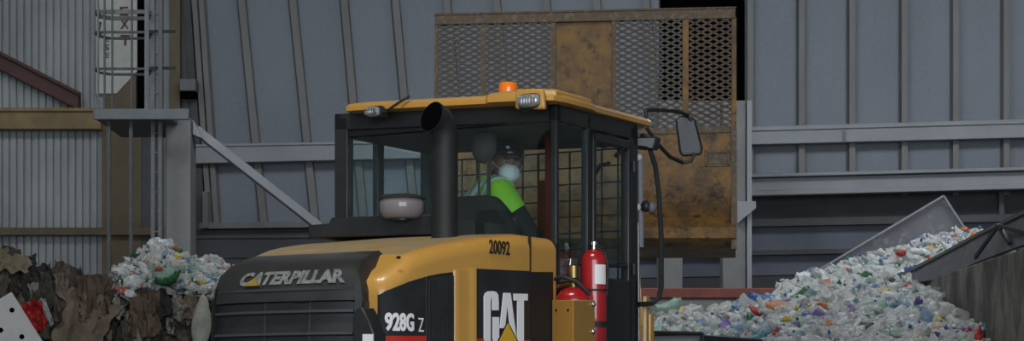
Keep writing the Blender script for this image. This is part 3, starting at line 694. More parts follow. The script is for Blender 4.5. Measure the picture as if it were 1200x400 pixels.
t.lathe((tk.x,tk.y,0), [(.024,z),(.026,z+.03),(.018,z+.035),(.018,z+.05),(.03,z+.055),(.03,z+.115),(.012,z+.125)], 14)
t.tube([(tk.x,tk.y,z+.03),(tk.x-.07,tk.y-.01,z+.02),(tk.x-.12,tk.y,z-.01)], [.02,.017,.02], 10)
t.build('brass_valve', BRS, tank)
t = MB(); t.tube([(tk.x-.12,tk.y,z-.01),(tk.x-.09,tk.y-.04,z+.05),(tk.x-.04,tk.y-.04,z+.06),(tk.x+.04,tk.y-.03,z+.03),(tk.x+.09,tk.y,z-.03)], .011, 8); t.ell((tk.x-.13,tk.y,z-.015),(.03,.03,.03),12,8); t.build('hose', BLKM, tank)
t = MB(); t.tube([(tk.x-.02,tk.y,z+.12),(tk.x-.015,tk.y,z+.15),(tk.x-.05,tk.y,z+.14),(tk.x-.07,tk.y,z+.11)], .005, 8); t.build('pull_ring', CHR, tank)
# chassis, wheels, platform for the tanks
t = MB(); t.box((-.45,-1.25,.75),(.45,1.0,1.46)); t.box((-.6,-1.3,.9),(.6,-1.1,1.4)); t.box((.6,-.3,1.2),(1.15,1.0,1.3)); t.box((-1.0,-.3,1.2),(-.6,1.0,1.3)); t.build('rear_chassis', YEL, ldr, .015)
t = MB(); t.box((tk.x-.2,tk.y-.2,1.28),(tk.x+.45,tk.y+.7,1.36)); t.build('tank_shelf', BLKM, ldr)
t = MB(); t.box((tk.x-.15,tk.y-.15,1.3),(tk.x+.15,tk.y+.15,1.45)); t.build('tank_box_foot', BLKM, ldr)
PV = Vector((0,1.45,0)); fa = math.radians(30.6-6)
def toF(v): # front frame coordinates (x right, y forward from pivot) to loader coordinates
    v = Vector(v); return Vector((PV.x+v.x*math.cos(fa)-v.y*math.sin(fa), PV.y+v.x*math.sin(fa)+v.y*math.cos(fa), v.z))
def wheel(cx, cy, T):
    t = MB(); M = Matrix.Rotation(PI/2, 3, 'Y'); s = 1 if cx > 0 else -1
    t.lathe((cx-.22,cy,.68), [(.36,0),(.56,.0),(.66,.05),(.68,.12),(.68,.32),(.66,.39),(.56,.44),(.36,.44)], 32, M)
    for k in range(20):
        a = 2*PI*k/20
        for q in (-1, 1):
            aa = a+(.08 if q > 0 else 0); d = Vector((0, math.cos(aa), math.sin(aa))); e = Vector((0, math.cos(aa+.1), math.sin(aa+.1)))
            t.bar(Vector((cx+q*.02,cy,.68))+d*.685, Vector((cx+q*.2,cy,.68))+e*.675, .06, .05, d)
    o = t.build('tyre', RUB, ldr, 0, 40, T=T)
    t = MB(); t.lathe((cx-.2,cy,.68), [(.1,0),(.34,.0),(.37,.02),(.37,.38),(.34,.4),(.1,.4)], 28, M); t.lathe((cx+s*.15-.04,cy,.68), [(.12,0),(.14,.04),(.14,.08),(.08,.12)], 20, M); t.build('wheel_rim', YEL, o, T=T)
for cx in (-.9, .9):
    wheel(cx, -.45, None); wheel(cx, 1.15, toF)
t = MB(); t.tube([(-.9,-.45,.68),(.9,-.45,.68)], .12, 12); t.build('rear_axle', YEL, ldr)
t = MB(); t.tube([(-.9,1.15,.68),(.9,1.15,.68)], .12, 12); t.box((-.4,0,.6),(.4,1.3,1.5)); t.box((-.4,.4,1.4),(-.25,1.0,2.1)); t.box((.25,.4,1.4),(.4,1.0,2.1)); t.build('front_frame', YEL, ldr, .02, T=toF)
t = MB(); t.tube([(0,1.0,.8),(0,1.9,.8)], .14, 12); t.tube([(0,1.3,1.2),(0,1.9,1.2)], .1, 12); t.build('articulation_joint', BLK, ldr)

# ---- bucket (in world space, converted)
AB = math.radians(6); BC = Vector((.575, 15.5, 0)); BT = Vector((math.cos(AB), -math.sin(AB)*.25, 0)).normalized(); BN = Vector((BT.y, -BT.x, 0))   # towards the viewer
BF = -BN
def BP(px, py, off=0): return toL(hit(px, py, BC+BN*off, BN))
bf = toL(C0+BF)-toL(C0)                   # bucket forward direction in loader coordinates
bx = toL(C0+BT)-toL(C0)
def bseg(x0, x1, y0, y1, d, mb, o=0, sk=-.023):
    q = [BP(x0, y1+sk*(x0-510), o), BP(x1, y1+sk*(x1-510), o), BP(x1, y0+sk*(x1-510), o), BP(x0, y0+sk*(x0-510), o)]
    return mb.prism(q, bf*d)
zb = 288
t = MB()
# back plate: vertical sheet, then a rounded roll at the bottom, then the floor going forward
def bpt(px, z, dd): 
    p = BP(px, 300, -dd); p.z = z; return p
def zz(py): return BP(690, py).z
prof = [(zz(150),0),(zz(178),-.0),(zz(206),-.02),(zz(240),-.0),(zz(254),.06),(zz(258),.02),(zz(268),-.06),(zz(280),-.05),(zz(288),.04),(zz(289),.2),(zz(292),.95)]
def strip(px0, px1, prof, th=.03, mb=None):
    mb = mb or MB(); n = len(prof)
    fr = []
    for px in (px0, px1):
        a = [bpt(px, z, d) for z, d in prof]; b = [p+bf*th+Vector((0,0,th if i > n-3 else 0)) for i, p in enumerate(a)]
        fr.append(a+b[::-1])
    return mb.loft(fr)
strip(511, 862, prof, mb=t)
t.prism([bpt(511, zz(150), 0), bpt(511, zz(288), .04), bpt(511, zz(292), .95), bpt(511, zz(215), .7)], bx*.04)
t.prism([bpt(862, zz(150), 0), bpt(862, zz(288), .04), bpt(862, zz(292), .95), bpt(862, zz(215), .7)], bx*-.04)
bucket = t.build('bucket', BUCK, ldr, 0, 30)
t = MB(); bseg(754, 863, 207, 209.5, .02, t, .012); t.build('weld_seam', BUCKR, bucket)
t = MB(); t.prism([BP(857,292,.03), BP(863.5,292,.03), BP(863.5,150,.03), BP(857,150,.03)], bf*.1); t.build('bucket_side_edge', BUCKR, bucket)
t = MB(); 
for a in ((826,855,184,187),(826,855,200,203),(826,829,184,203),(852,855,184,203)): bseg(*a, .02, t, .022)
bseg(829,852,187,200,.01,t,.012); t.build('data_plate', BUCKR, bucket, .003)
t = MB(); bseg(510, 862, 17, 29, .07, t, .02); bseg(509, 863, 15.5, 18, .1, t, .03); t.build('guard_top_rail', BUCKR, bucket, .004)
for x0, x1, m in ((509,513.5,BUCKR),(563,569,BUCKR),(645,651,BUCKR),(717,722.5,BUCKR),(800,807,BUCK),(857.5,863,BUCK)):
    t = MB(); bseg(x0, x1, 28, 162, .06, t, .01); t.build('guard_upright', m, bucket)
t = MB(); bseg(651, 717, 28, 162, .02, t, -.02); t.build('guard_plate', BUCK, bucket)
t = MB(); bseg(510, 862, 156, 163, .06, t, .015); t.build('guard_bottom_rail', BUCKR, bucket)
def expanded(x0, x1, y0, y1, m):
    A = BP(x0, 100); B = BP(x1, 100); wid = (B-A).length; ux = (B-A).normalized()
    zt = BP(x0, y0-.023*(x0-510)).z; zb = BP(x0, y1-.023*(x0-510)).z
    cw_, chh = .086, .046; t = MB(); nx = max(2, int(round(wid/(cw_/2)))); dx = wid/nx; row = 0; z = zt
    while z > zb:
        for i in range(nx):
            s0 = chh*.25*(1 if (i+row) % 2 else -1)
            p = A+ux*(dx*i); q_ = A+ux*(dx*(i+1)); p = Vector((p.x,p.y,z+s0)); q_ = Vector((q_.x,q_.y,z-s0))
            t.bar(p, q_, .024, .0135)
        z -= chh*.5; row += 1
    return t.build('expanded_mesh', m, bucket, 0, None)
expanded(513.5, 563, 29, 156, MSHG); expanded(569, 645, 29, 156, MSHG); expanded(722.5, 800, 29, 156, MSHG); expanded(807, 857.5, 29, 156, MSHR)
# lift arms hidden behind the cab, joining the front frame to the bucket
t = MB()
bcn = toL(BC); 
for s in (-1, 1):
    a = toF((s*.32,.7,2.0)); q = bpt(690+s*45, zz(250), -.02); mid = (a+q)/2+Vector((0,0,.12)); t.bar(a, mid, .08, .22); t.bar(mid, q, .08, .2)
t.build('lift_arms', YEL, ldr, .01)
t = MB(); a = toF((0,.7,2.0)); q = bpt(690, zz(215), -.02); t.tube([a, a+(q-a)*.55], .06, 12); t.tube([a+(q-a)*.5, q], .035, 12); t.build('tilt_cylinder', BLK, ldr)
t = MB(); t.bar(toF((-.33,.7,2.0)), toF((.33,.7,2.0)), .1, .1); t.build('arm_pivot', YEL, ldr)

# ================================================================== OPERATOR
SKIN = mat('skin', (.30, .17, .12), .55); NAVY = mat('dark_workwear', (.012, .013, .016), .85)
HIVIS = mat('hivis_green', (.33, .78, .04), .6); SILV = mat('reflective_tape', (.42, .48, .52), .4)
CAPM = mat('dark_cap', (.010, .010, .014), .35, coat=.3); MASK = mat('mask_white', (.85, .88, .87), .8, 0, (.75,.8,.8), 30, .5)
hc = toL(W(594.5, 192, 11.3))
per = empty('person', toL(W(586,300,11.35)), 0, 'person in dark cap, white face mask and green reflective vest looking back from the cab', 'person')
pw_ = toL(W(578,300,11.3)); pw_w = C0+Rv*pw_.x+Fv*pw_.y
per.location = (pw_w.x, pw_w.y, 2.05); per.rotation_euler = (0,0,-TH)
def tp(v): return Vector(v)-Vector((pw_.x,pw_.y,2.05))
hx, hy, hz = hc
bx0, by0 = pw_.x, pw_.y
# skeleton
sk_v = [((bx0,by0,2.14),(.15,.12)), ((bx0,by0+.01,2.30),(.14,.11)), ((bx0,by0,2.50),(.155,.11)), ((bx0,by0-.005,2.64),(.12,.09)), ((hx-.005,by0-.01,2.74),(.055,.055)), ((hx,hy,2.83),(.055,.055)),
    ((bx0-.17,by0-.02,2.645),(.062,.062)), ((bx0-.25,by0+.12,2.42),(.047,.047)), ((bx0-.20,by0+.34,2.36),(.034,.034)),
    ((bx0+.18,by0-.0,2.635),(.062,.062)), ((bx0+.27,by0+.10,2.40),(.047,.047)), ((bx0+.17,by0+.33,2.36),(.034,.034)),
    ((bx0-.09,by0+.05,2.14),(.095,.09)), ((bx0-.12,by0+.44,2.18),(.07,.07)), ((bx0-.12,by0+.52,1.80),(.05,.05)), ((bx0-.12,by0+.50,1.64),(.04,.04)), ((bx0-.12,by0+.62,1.60),(.035,.035)),
    ((bx0+.09,by0+.05,2.14),(.095,.09)), ((bx0+.12,by0+.44,2.18),(.07,.07)), ((bx0+.12,by0+.52,1.80),(.05,.05)), ((bx0+.12,by0+.50,1.64),(.04,.04)), ((bx0+.12,by0+.62,1.60),(.035,.035))]
edges = [(0,1),(1,2),(2,3),(3,4),(4,5),(3,6),(6,7),(7,8),(3,9),(9,10),(10,11),(0,12),(12,13),(13,14),(14,15),(15,16),(0,17),(17,18),(18,19),(19,20),(20,21)]
def sst(x): x = max(0, min(1, x)); return x*x*(3-2*x)
def twist(v):
    v = Vector(v); k = sst((v.z-2.2)/.4); a = -math.radians(48)*k; dx, dy = (v.x-bx0)*(1-.02*k), v.y-by0
    return Vector((bx0+dx*math.cos(a)-dy*math.sin(a), by0+dx*math.sin(a)+dy*math.cos(a), v.z+.125*k))
sk_v = [(tuple(twist(v)) if i not in (4, 5, 8, 11) and v[2] > 2.2 else v, r) for i, (v, r) in enumerate(sk_v)]
sk_v[4] = ((hx-.005, by0-.01, 2.80), (.055,.055)); sk_v[5] = ((hx, hy, 2.86), (.055,.055))
def fingers(base, wrist, s):
    """palm and five fingers closing round the wheel rim"""
    i0 = len(sk_v); w = Vector(wrist); f = Vector((.1*s,.9,-.1)).normalized(); l = Vector((1,0,0)); dn = Vector((0,.2,-1)).normalized()
    sk_v.append((tuple(w+f*.05),(.03,.016))); edges.append((base,i0)); pi = i0
    for k, ln in enumerate((.9,1.05,1.0,.8)):
        r0 = w+f*.085+l*(-.03+.02*k)
        ids = []
        for q, rr in ((r0,.0095),(r0+f*.035*ln,.0088),(r0+f*.045*ln+dn*.03*ln,.0082),(r0+f*.025*ln+dn*.048*ln,.0075)):
            sk_v.append((tuple(q),(rr,rr))); ids.append(len(sk_v)-1)
        edges.append((pi,ids[0]))
        for a, b in zip(ids[:-1], ids[1:]): edges.append((a,b))
    ids = []
    for q, rr in ((w+f*.035-l*s*.03+dn*.008,.011),(w+f*.055-l*s*.045+dn*.03,.0095),(w+f*.075-l*s*.03+dn*.045,.0085)):
        sk_v.append((tuple(q),(rr,rr))); ids.append(len(sk_v)-1)
    edges.append((pi,ids[0])); edges.append((ids[0],ids[1])); edges.append((ids[1],ids[2]))
fingers(8, sk_v[8][0], -1); fingers(11, sk_v[11][0], 1)
me = bpy.data.meshes.new('skeleton'); me.from_pydata([tp(v) for v, _ in sk_v], edges, []); so_ = bpy.data.objects.new('tmp', me); col.objects.link(so_)
md_ = so_.modifiers.new('s', 'SKIN'); 
for i, (v, r) in enumerate(sk_v): me.skin_vertices[0].data[i].radius = r
me.skin_vertices[0].data[0].use_root = True
ss = so_.modifiers.new('u', 'SUBSURF'); ss.levels = 1; ss.render_levels = 1
dg = bpy.context.evaluated_depsgraph_get(); bme = bpy.data.meshes.new_from_object(so_.evaluated_get(dg)); bpy.data.objects.remove(so_)
# head facing the viewer, a little to the right and down
HM = Matrix.Rotation(TH, 3, 'Z') @ Matrix.Rotation(math.radians(180+14), 3, 'Z') @ Matrix.Rotation(math.radians(-8), 3, 'X') @ Matrix.Rotation(math.radians(-5), 3, 'Y')
def headfn(v):
    x, y, z = v; r = 1.0
    if z < 0: x *= 1-.28*(-z)**1.3; 
    if z < -.2 and y > 0: y *= 1-.08*(-z)
    if y < 0 and z < -.1: y *= 1-.35*(-z-.1)
    # sockets
    for sx in (-1, 1):
        dd_ = ((x-sx*.36)**2+(z-.04)**2)/.03
        if y > 0: y -= .10*math.exp(-dd_)
    if y > 0:
        y += .26*math.exp(-(x*x)/.012-((z+.22)**2)/.03) + .10*math.exp(-(x*x)/.01-((z+.02)**2)/.04)
        y += .08*math.exp(-(x*x)/.08-((z-.22)**2)/.01)
        y += .06*math.exp(-(x*x)/.05-((z+.52)**2)/.006) + .10*math.exp(-(x*x)/.06-((z+.85)**2)/.03)
    return Vector((x, y, z))
def hp(v): return tp(hc)+HM@Vector(v)
hb = MB(); hb.ell(tp(hc), (.076,.095,.118), 40, 30, HM, headfn)
for s in (-1, 1): hb.ell(hp((s*.078,-.005,-.012)), (.010,.020,.032), 12, 8, HM@Matrix.Rotation(s*.3,3,'Z'))
hm = hb.mesh('h')
bm = bmesh.new(); bm.from_mesh(bme); bm.from_mesh(hm); body_me = bpy.data.meshes.new('body'); bm.to_mesh(body_me); bm.free()
bo = bpy.data.objects.new('body', body_me); col.objects.link(bo)
rm = bo.modifiers.new('r', 'REMESH'); rm.mode = 'VOXEL'; rm.voxel_size = .005
dg = bpy.context.evaluated_depsgraph_get(); fm = bpy.data.meshes.new_from_object(bo.evaluated_get(dg)); bo.modifiers.clear(); bo.data = fm
fm.materials.clear(); fm.materials.append(SKIN); fm.shade_smooth(); bo.parent = per
for s in (-1, 1):
    ey = MB(); ey.ell(hp((s*.029,.076,.008)), (.012,.010,.008), 12, 8, HM); ey.build('eye', mat('eye_white', (.5,.5,.5), .3), per)
    ey = MB(); ey.ell(hp((s*.029,.084,.008)), (.0055,.004,.0055), 10, 8, HM); ey.build('iris', BLKM, per)
    ey = MB(); ey.bar(hp((s*.016,.098,.026)), hp((s*.044,.086,.028)), .006, .007); ey.build('eyebrow', BLKM, per)
t = MB(); t.ell(hp((0,-.012,.0)), (.080,.092,.108), 24, 16, HM, lambda v: Vector((v.x, min(v.y,.15), max(v.z,-.55)))); t.build('hair', mat('dark_hair', (.015,.012,.01), .6), per)
t = MB(); t.ell(hp((0,.0,.055)), (.086,.105,.082), 28, 16, HM, lambda v: Vector((v.x, v.y, max(v.z,-.12)))); 
t.ell(hp((0,.105,.047)), (.068,.07,.010), 24, 8, HM, lambda v: Vector((v.x, v.y, v.z-.9*v.x*v.x))); cp = t.build('cap', CAPM, per, 0, 50)
t = MB(); t.ell(hp((.03,.092,.088)), (.012,.008,.008), 10, 6, HM); t.build('cap_spot', WHT, cp)  # small white spot on the cap front
def maskfn(v):
    return Vector((v.x, max(v.y,-.1)+.0, v.z*(1 if v.z > 0 else 1)))
t = MB(); t.ell(hp((0,.066,-.052)), (.060,.066,.056), 28, 18, HM, lambda v: Vector((v.x, max(v.y, -.2) + (.10*math.exp(-v.x*v.x/.05)), v.z))); t.build('face_mask', MASK, per, 0, 60)
t = MB()
for s in (-1, 1): t.tube([hp((s*.055,.07,-.03)), hp((s*.078,.03,-.012)), hp((s*.084,-.01,.005))], .0022, 6)
t.build('mask_strap', MASK, per)
# clothing: dark shirt with sleeves, trousers, vest with tape
def eloft(spec, n=24, tw=0.0):
    out = []
    for (x,y,z,a,b) in spec:
        out.append([tp(twist((x+a*math.cos(q), y+b*math.sin(q), z))) for q in [2*PI*i/n for i in range(n)]])
    return out
t = MB(); t.loft(eloft([(bx0,by0,2.10,.185,.15),(bx0,by0,2.3,.18,.145),(bx0,by0,2.5,.20,.145),(bx0,by0,2.62,.19,.125),(bx0,by0-.01,2.69,.11,.09),(hx,by0-.01,2.725,.068,.065)]))
for s, i in ((-1,6),(1,9)):
    P3 = [tp(sk_v[k][0]) for k in (i, i+1, i+2)]; t.tube([tp(twist((bx0+s*.09,by0,2.65)))]+P3, [.085,.085,.064,.046], 14)
t.build('shirt', NAVY, per, 0, 60)
t = MB()
for i in (12, 17):
    P3 = [tp(sk_v[k][0]) for k in (i, i+1, i+2, i+3)]; t.tube(P3, [.115,.092,.07,.06], 14)
t.loft(eloft([(bx0,by0,2.06,.16,.14),(bx0,by0,2.12,.19,.155),(bx0,by0,2.24,.185,.15)])); t.build('trousers', NAVY, per, 0, 60)
for i in (16, 21):
    q = Vector(sk_v[i][0]); t = MB(); t.ell(tp((q.x,q.y-.04,1.60)), (.055,.14,.05), 16, 8, None, lambda v: Vector((v.x,v.y,max(v.z,-.7)))); t.build('boot', BLKM, per)
V_ = [(bx0,by0,2.28,.190,.155),(bx0,by0,2.45,.205,.158),(bx0,by0,2.56,.212,.155),(bx0,by0,2.63,.208,.142),(bx0,by0-.005,2.675,.175,.118),(bx0,by0-.01,2.71,.115,.092),(hx,by0-.01,2.735,.082,.075)]
t = MB(); t.loft(eloft(V_)); vest = t.build('vest', HIVIS, per, 0, 60)
t = MB()
for s in (-1, 1): 
    P3 = [tp(sk_v[k][0]) for k in ((6,7) if s < 0 else (9,10))]; t.tube([tp(twist((bx0+s*.10,by0,2.665))), P3[0], P3[0]+(P3[1]-P3[0])*.35], [.082,.09,.083], 16)
t.build('vest_shoulder', HIVIS, vest, 0, 60)
def band(z0, z1, k=.004):
    def at(z):
        q = [interp([(v[2], v[j]) for v in V_], z) for j in (0,1,3,4)]; return (q[0],q[1],z,q[2]+k,q[3]+k)
    return eloft([at(z0), at((z0+z1)/2), at(z1)])
t = MB(); t.loft(band(2.60,2.645)); t.loft(band(2.36,2.41))
for s in (-1,1): t.tube([tp(twist(q)) for q in ((bx0+s*.075,by0-.155,2.38),(bx0+s*.08,by0-.15,2.6),(bx0+s*.09,by0-.10,2.68),(bx0+s*.10,by0-.03,2.72),(bx0+s*.10,by0+.08,2.68))], .020, 8)
for i in (6, 9):
    A_, B_ = tp(sk_v[i][0]), tp(sk_v[i+1][0]); C_p = tp(twist((bx0+(-.10 if i == 6 else .10), by0, 2.665)))
    t.tube([C_p+(A_-C_p)*.35, C_p+(A_-C_p)*.85], [.0885,.0925], 18)
t.build('reflective_tape', SILV, vest, 0, 60)

# ================================================================== BOTTLES
def plastic(name, c, alpha=.75, rough=.14, white=0): return mat(name, c, rough, alpha=alpha, spec=1, bump=1, bscale=38, c2=tuple(min(1, x*1.15+.12) for x in c) if alpha < .8 else tuple(x*.7 for x in c), scale=16, amt=.6)
PM = {
 'clear': plastic('clear_plastic', (.70,.72,.70), .53, .1), 'cloudy': plastic('cloudy_plastic', (.56,.57,.54), .74, .2),
 'mint': plastic('pale_green_plastic', (.34,.50,.42), .6), 'white': plastic('white_plastic', (.66,.68,.70), .97, .35),
 'green': plastic('green_plastic', (.02,.15,.045), .85), 'blue': plastic('blue_plastic', (.04,.12,.40), .85),
 'sky': plastic('pale_blue_plastic', (.28,.42,.60), .6), 'yellow': plastic('yellow_plastic', (.62,.46,.04), .97, .35),
 'red': plastic('red_plastic', (.50,.04,.03), .97, .35), 'orange': plastic('orange_plastic', (.55,.17,.05), .97, .35),
 'teal': plastic('teal_plastic', (.03,.22,.28), .95, .3), 'purple': plastic('purple_plastic', (.12,.06,.28), .95, .35),
 'amber': plastic('amber_plastic', (.26,.15,.04), .85), 'dark': plastic('dark_plastic', (.02,.03,.03), .95)}
KM = list(PM.keys()); KI = {k: i for i, k in enumerate(KM)}
def bottle_mb(seed, jug=False, n=10):
    rr = random.Random(seed); t = MB()
    if jug: prof = [(.02,-.12),(.058,-.115),(.062,-.06),(.060,.0),(.061,.05),(.052,.085),(.025,.11),(.019,.125),(.019,.14)]
    else: prof = [(.012,-.115),(.031,-.115),(.034,-.09),(.030,-.045),(.034,-.02),(.031,.02),(.034,.045),(.026,.078),(.014,.10),(.013,.118)]
    t.lathe((0,0,0), prof, n)
    fl = rr.uniform(.5,1); bend = rr.uniform(-2.5,2.5); o = Vector((rr.uniform(0,50),)*3)
    for i, v in enumerate(t.v):
        k = noise.noise_vector(v*22+o)*.014+noise.noise_vector(v*60+o)*.006
        w = Vector((v.x+k.x, v.y*fl+k.y, v.z+k.z)); w.x += bend*w.z*w.z; t.v[i] = w
    return t
def cap_mb(): return MB().lathe((0,0,.112), [(.012,0),(.0165,0),(.0165,.016),(.014,.018)], 10)
def label_mb(src):
    return MB().lathe((0,0,0), [(.0355,-.075),(.0365,-.05),(.0365,-.005),(.036,.018)], 10)
def bag_mb(seed, s=.11):
    t = MB(); o = Vector((seed*3.1,seed*1.7,0))
    def fn(v): return v*(1+.45*noise.noise(v*1.7+o)+.22*noise.noise(v*4.5+o)+.1*noise.noise(v*9+o))
    t.ell((0,0,0), (s, s*.8, s*.62), 18, 12, None, fn); return t
BM = [bottle_mb(i, i % 4 == 3) for i in range(12)]
BMESH = [b.mesh('bottle', 75) for i, b in enumerate(BM)]
CAPB = cap_mb(); LABB = label_mb(None)
CAPM_ = cap_mb().mesh('cap', 40)
LABM = label_mb(None).mesh('paper_label', 40)
BAGM = [bag_mb(i).mesh('bag', 30) for i in range(5)]
_cache = {}
def mesh_for(base, key, k):
    if (key, k) not in _cache:
        m = base.copy(); m.materials.clear(); m.materials.append(PM[k]); _cache[(key, k)] = m
    return _cache[(key, k)]
def pick(rr, table):
    x = rr.random()*sum(w for _, w in table)
    for k, w in table:
        x -= w
        if x <= 0: return k
    return table[0][0]
TABLE = [('clear',56),('cloudy',24),('mint',5),('white',6),('sky',3.5),('green',1.6),('blue',1.2),('yellow',.7),('red',.9),('orange',.8),('teal',.6),('purple',.3),('amber',1.2),('dark',1)]
WORDS = {'clear':'clear crushed drink bottle','cloudy':'cloudy grey crushed bottle','mint':'pale green tinted bottle','white':'opaque white plastic bottle','green':'dark green plastic bottle','blue':'deep blue plastic bottle','sky':'pale blue water bottle','yellow':'bright yellow plastic jug','red':'red plastic container','orange':'orange plastic container','teal':'teal plastic container','purple':'purple plastic container','amber':'amber brown bottle','dark':'near black plastic bottle'}
def Hlow(x, y):
    # front heap surface
    ridge = interp([(.0,2.36),(1.4,2.46),(2.2,2.54),(2.9,2.76),(3.5,2.84),(4.3,2.84)], x)
    z = ridge-.23*max(0, 21-y) - .6*max(0, y-21.3)
    if y < 17.2: z -= (17.2-y)*.55
    if x < 1.0: z -= (1.0-x)*.35
    z += .07*noise.noise(Vector((x*1.3, y*.9, 3)))+.03*noise.noise(Vector((x*3.3, y*3, 8)))
    return z
def Hup(x, y):
    z = 2.88+.29*(x-3.22)+.16*(y-23)+.05*noise.noise(Vector((x*2, y*2, 1)))
    if x < 3.3: z -= (3.3-x)*.25
    return z
def proj(p): return CX+F*p[0]/p[1], HY-F*(p[2]-CH)/p[1]
class Heap:
    def __init__(s): s.v = []; s.f = []; s.m = []
    def put(s, mb, M, mi):
        o = len(s.v); s.v += [M@v for v in mb.v]; s.f += [tuple(i+o for i in f) for f in mb.f]; s.m += [mi]*len(mb.f)
    def grid(s, fn, x0, x1, y0, y1, st, mi, dz):
        o = len(s.v); nx = int((x1-x0)/st)+1; ny = int((y1-y0)/st)+1
        for j in range(ny):
            for i in range(nx):
                x = x0+i*st; y = y0+j*st; s.v.append(Vector((x, y, max(.0, fn(x, y)-dz))))
        for j in range(ny-1):
            for i in range(nx-1):
                a = o+j*nx+i; s.f.append((a, a+1, a+nx+1, a+nx)); s.m.append(mi)
    def build(s, name, mats):
        me = bpy.data.meshes.new(name); me.from_pydata(s.v, [], s.f); 
        for m in mats: me.materials.append(m)
        me.polygons.foreach_set('material_index', s.m); me.update()
        o = bpy.data.objects.new(name, me); col.objects.link(o); return recenter(o)
COREM = mat('packed_plastic', (.22,.24,.24), .4, 0, (.06,.07,.07), 14, .9, (.5,.52,.52), 30, bump=.8, bscale=25)
def rotm(rr): return Matrix.Rotation(rr.uniform(0,2*PI),4,'Z')@Matrix.Rotation(rr.uniform(.9,2.2),4,'X')@Matrix.Rotation(rr.uniform(0,2*PI),4,'Z')
def scatter(regions, n_all, n_ind, mats, place, grp, heapname, heaplabel, seed, table=TABLE, xcore=None, scl=(.75,1.25)):
    rr = random.Random(seed); items = []
    for (fn, x0, x1, y0, y1, share, vis) in regions:
        c = 0; tries = 0
        while c < n_all*share and tries < n_all*12:
            tries += 1
            x = rr.uniform(x0,x1); y = rr.uniform(y0,y1); z = fn(x,y)+rr.uniform(-.03,.05)
            if not vis(x, y, z): continue
            items.append((x,y,z,rr.uniform(*scl),rr.randrange(12),pick(rr,table))); c += 1
    def score(it):
        px, py = proj(it[:3]); s = it[3]/it[1]
        return s+(10 if 20 < px < 1190 and py < 398 else 0)+(.015 if it[5] not in ('clear','cloudy') else 0)
    items.sort(key=score, reverse=True)
    hp_ = Heap()
    for i, (x,y,z,sc,bi,k) in enumerate(items):
        M = Matrix.Translation((x,y,z))@rotm(rr)@Matrix.Scale(sc,4)
        if i < n_ind:
            o = bpy.data.objects.new('plastic_bottle', mesh_for(BMESH[bi], ('b',bi), k)); col.objects.link(o); o.matrix_world = M
            tag(o, WORDS[k]+' '+place, 'bottle', WORDS[k]+'s '+grp)
            if bi % 4 != 3:
                if rr.random() < .5:
                    c_ = bpy.data.objects.new('cap', mesh_for(CAPM_, 'cap', pick(rr, [('white',4),('blue',3),('red',1),('green',1),('yellow',1)]))); col.objects.link(c_); c_.parent = o
                if k in ('clear','cloudy','mint') and rr.random() < .35:
                    c_ = bpy.data.objects.new('paper_label', mesh_for(LABM, 'lab', pick(rr, [('white',4),('sky',2),('red',1.2),('green',1),('yellow',.6),('orange',.8),('purple',.5),('blue',1)]))); col.objects.link(c_); c_.parent = o
                    c_.scale = (1, .8, 1)
        else:
            hp_.put(BM[bi], M, KI[k])
            if bi % 4 != 3 and rr.random() < .45: hp_.put(CAPB, M, KI[pick(rr, [('white',4),('blue',2),('red',1),('green',1),('teal',1)])])
            if bi % 4 != 3 and rr.random() < .3: hp_.put(LABB, M@Matrix.Diagonal((1,.85,1,1)), KI[pick(rr, [('white',5),('sky',2),('red',1),('green',.8),('yellow',.6),('orange',.6),('purple',.4),('blue',.8)])])
    if xcore: xcore(hp_)
    ho = hp_.build(heapname, mats); tag(ho, heaplabel, 'plastic waste', None, 'stuff')
    return ho
def vis_low(x, y, z):
    px, py = proj((x,y,z)); return x < XW-.03 and 740 < px < 1215 and py < 412
def vis_up(x, y, z):
    px, py = proj((x,y,z)); return px < 1180 and px > 900 and (y > 22.1 or x > 4.6)
MT = [PM[k] for k in KM]+[COREM]
scatter([(Hlow, .9, 4.12, 17.2, 21.9, .68, vis_low), (Hlow, .6, 4.1, 15.0, 17.4, .32, lambda x, y, z: z > .2)], 2800, 140, MT, 'in the big heap on the right', 'in the big right heap', 'bottle_heap',
    'mass of crumpled clear plastic bottles heaped up to the concrete bay wall', 11, xcore=lambda h: h.grid(Hlow, .3, 4.17, 14.5, 21.85, .15, len(KM), .07))
scatter([(Hup, 3.0, 5.35, 22.05, 24.1, 1, vis_up)], 800, 70, MT, 'in the grey feed hopper', 'in the feed hopper', 'bottle_heap',
    'upper bank of crumpled bottles filling the grey feed hopper', 12, xcore=lambda h: h.grid(lambda x, y: Hup(x, y), 3.1, 5.4, 22.05, 24.1, .15, len(KM), .07))
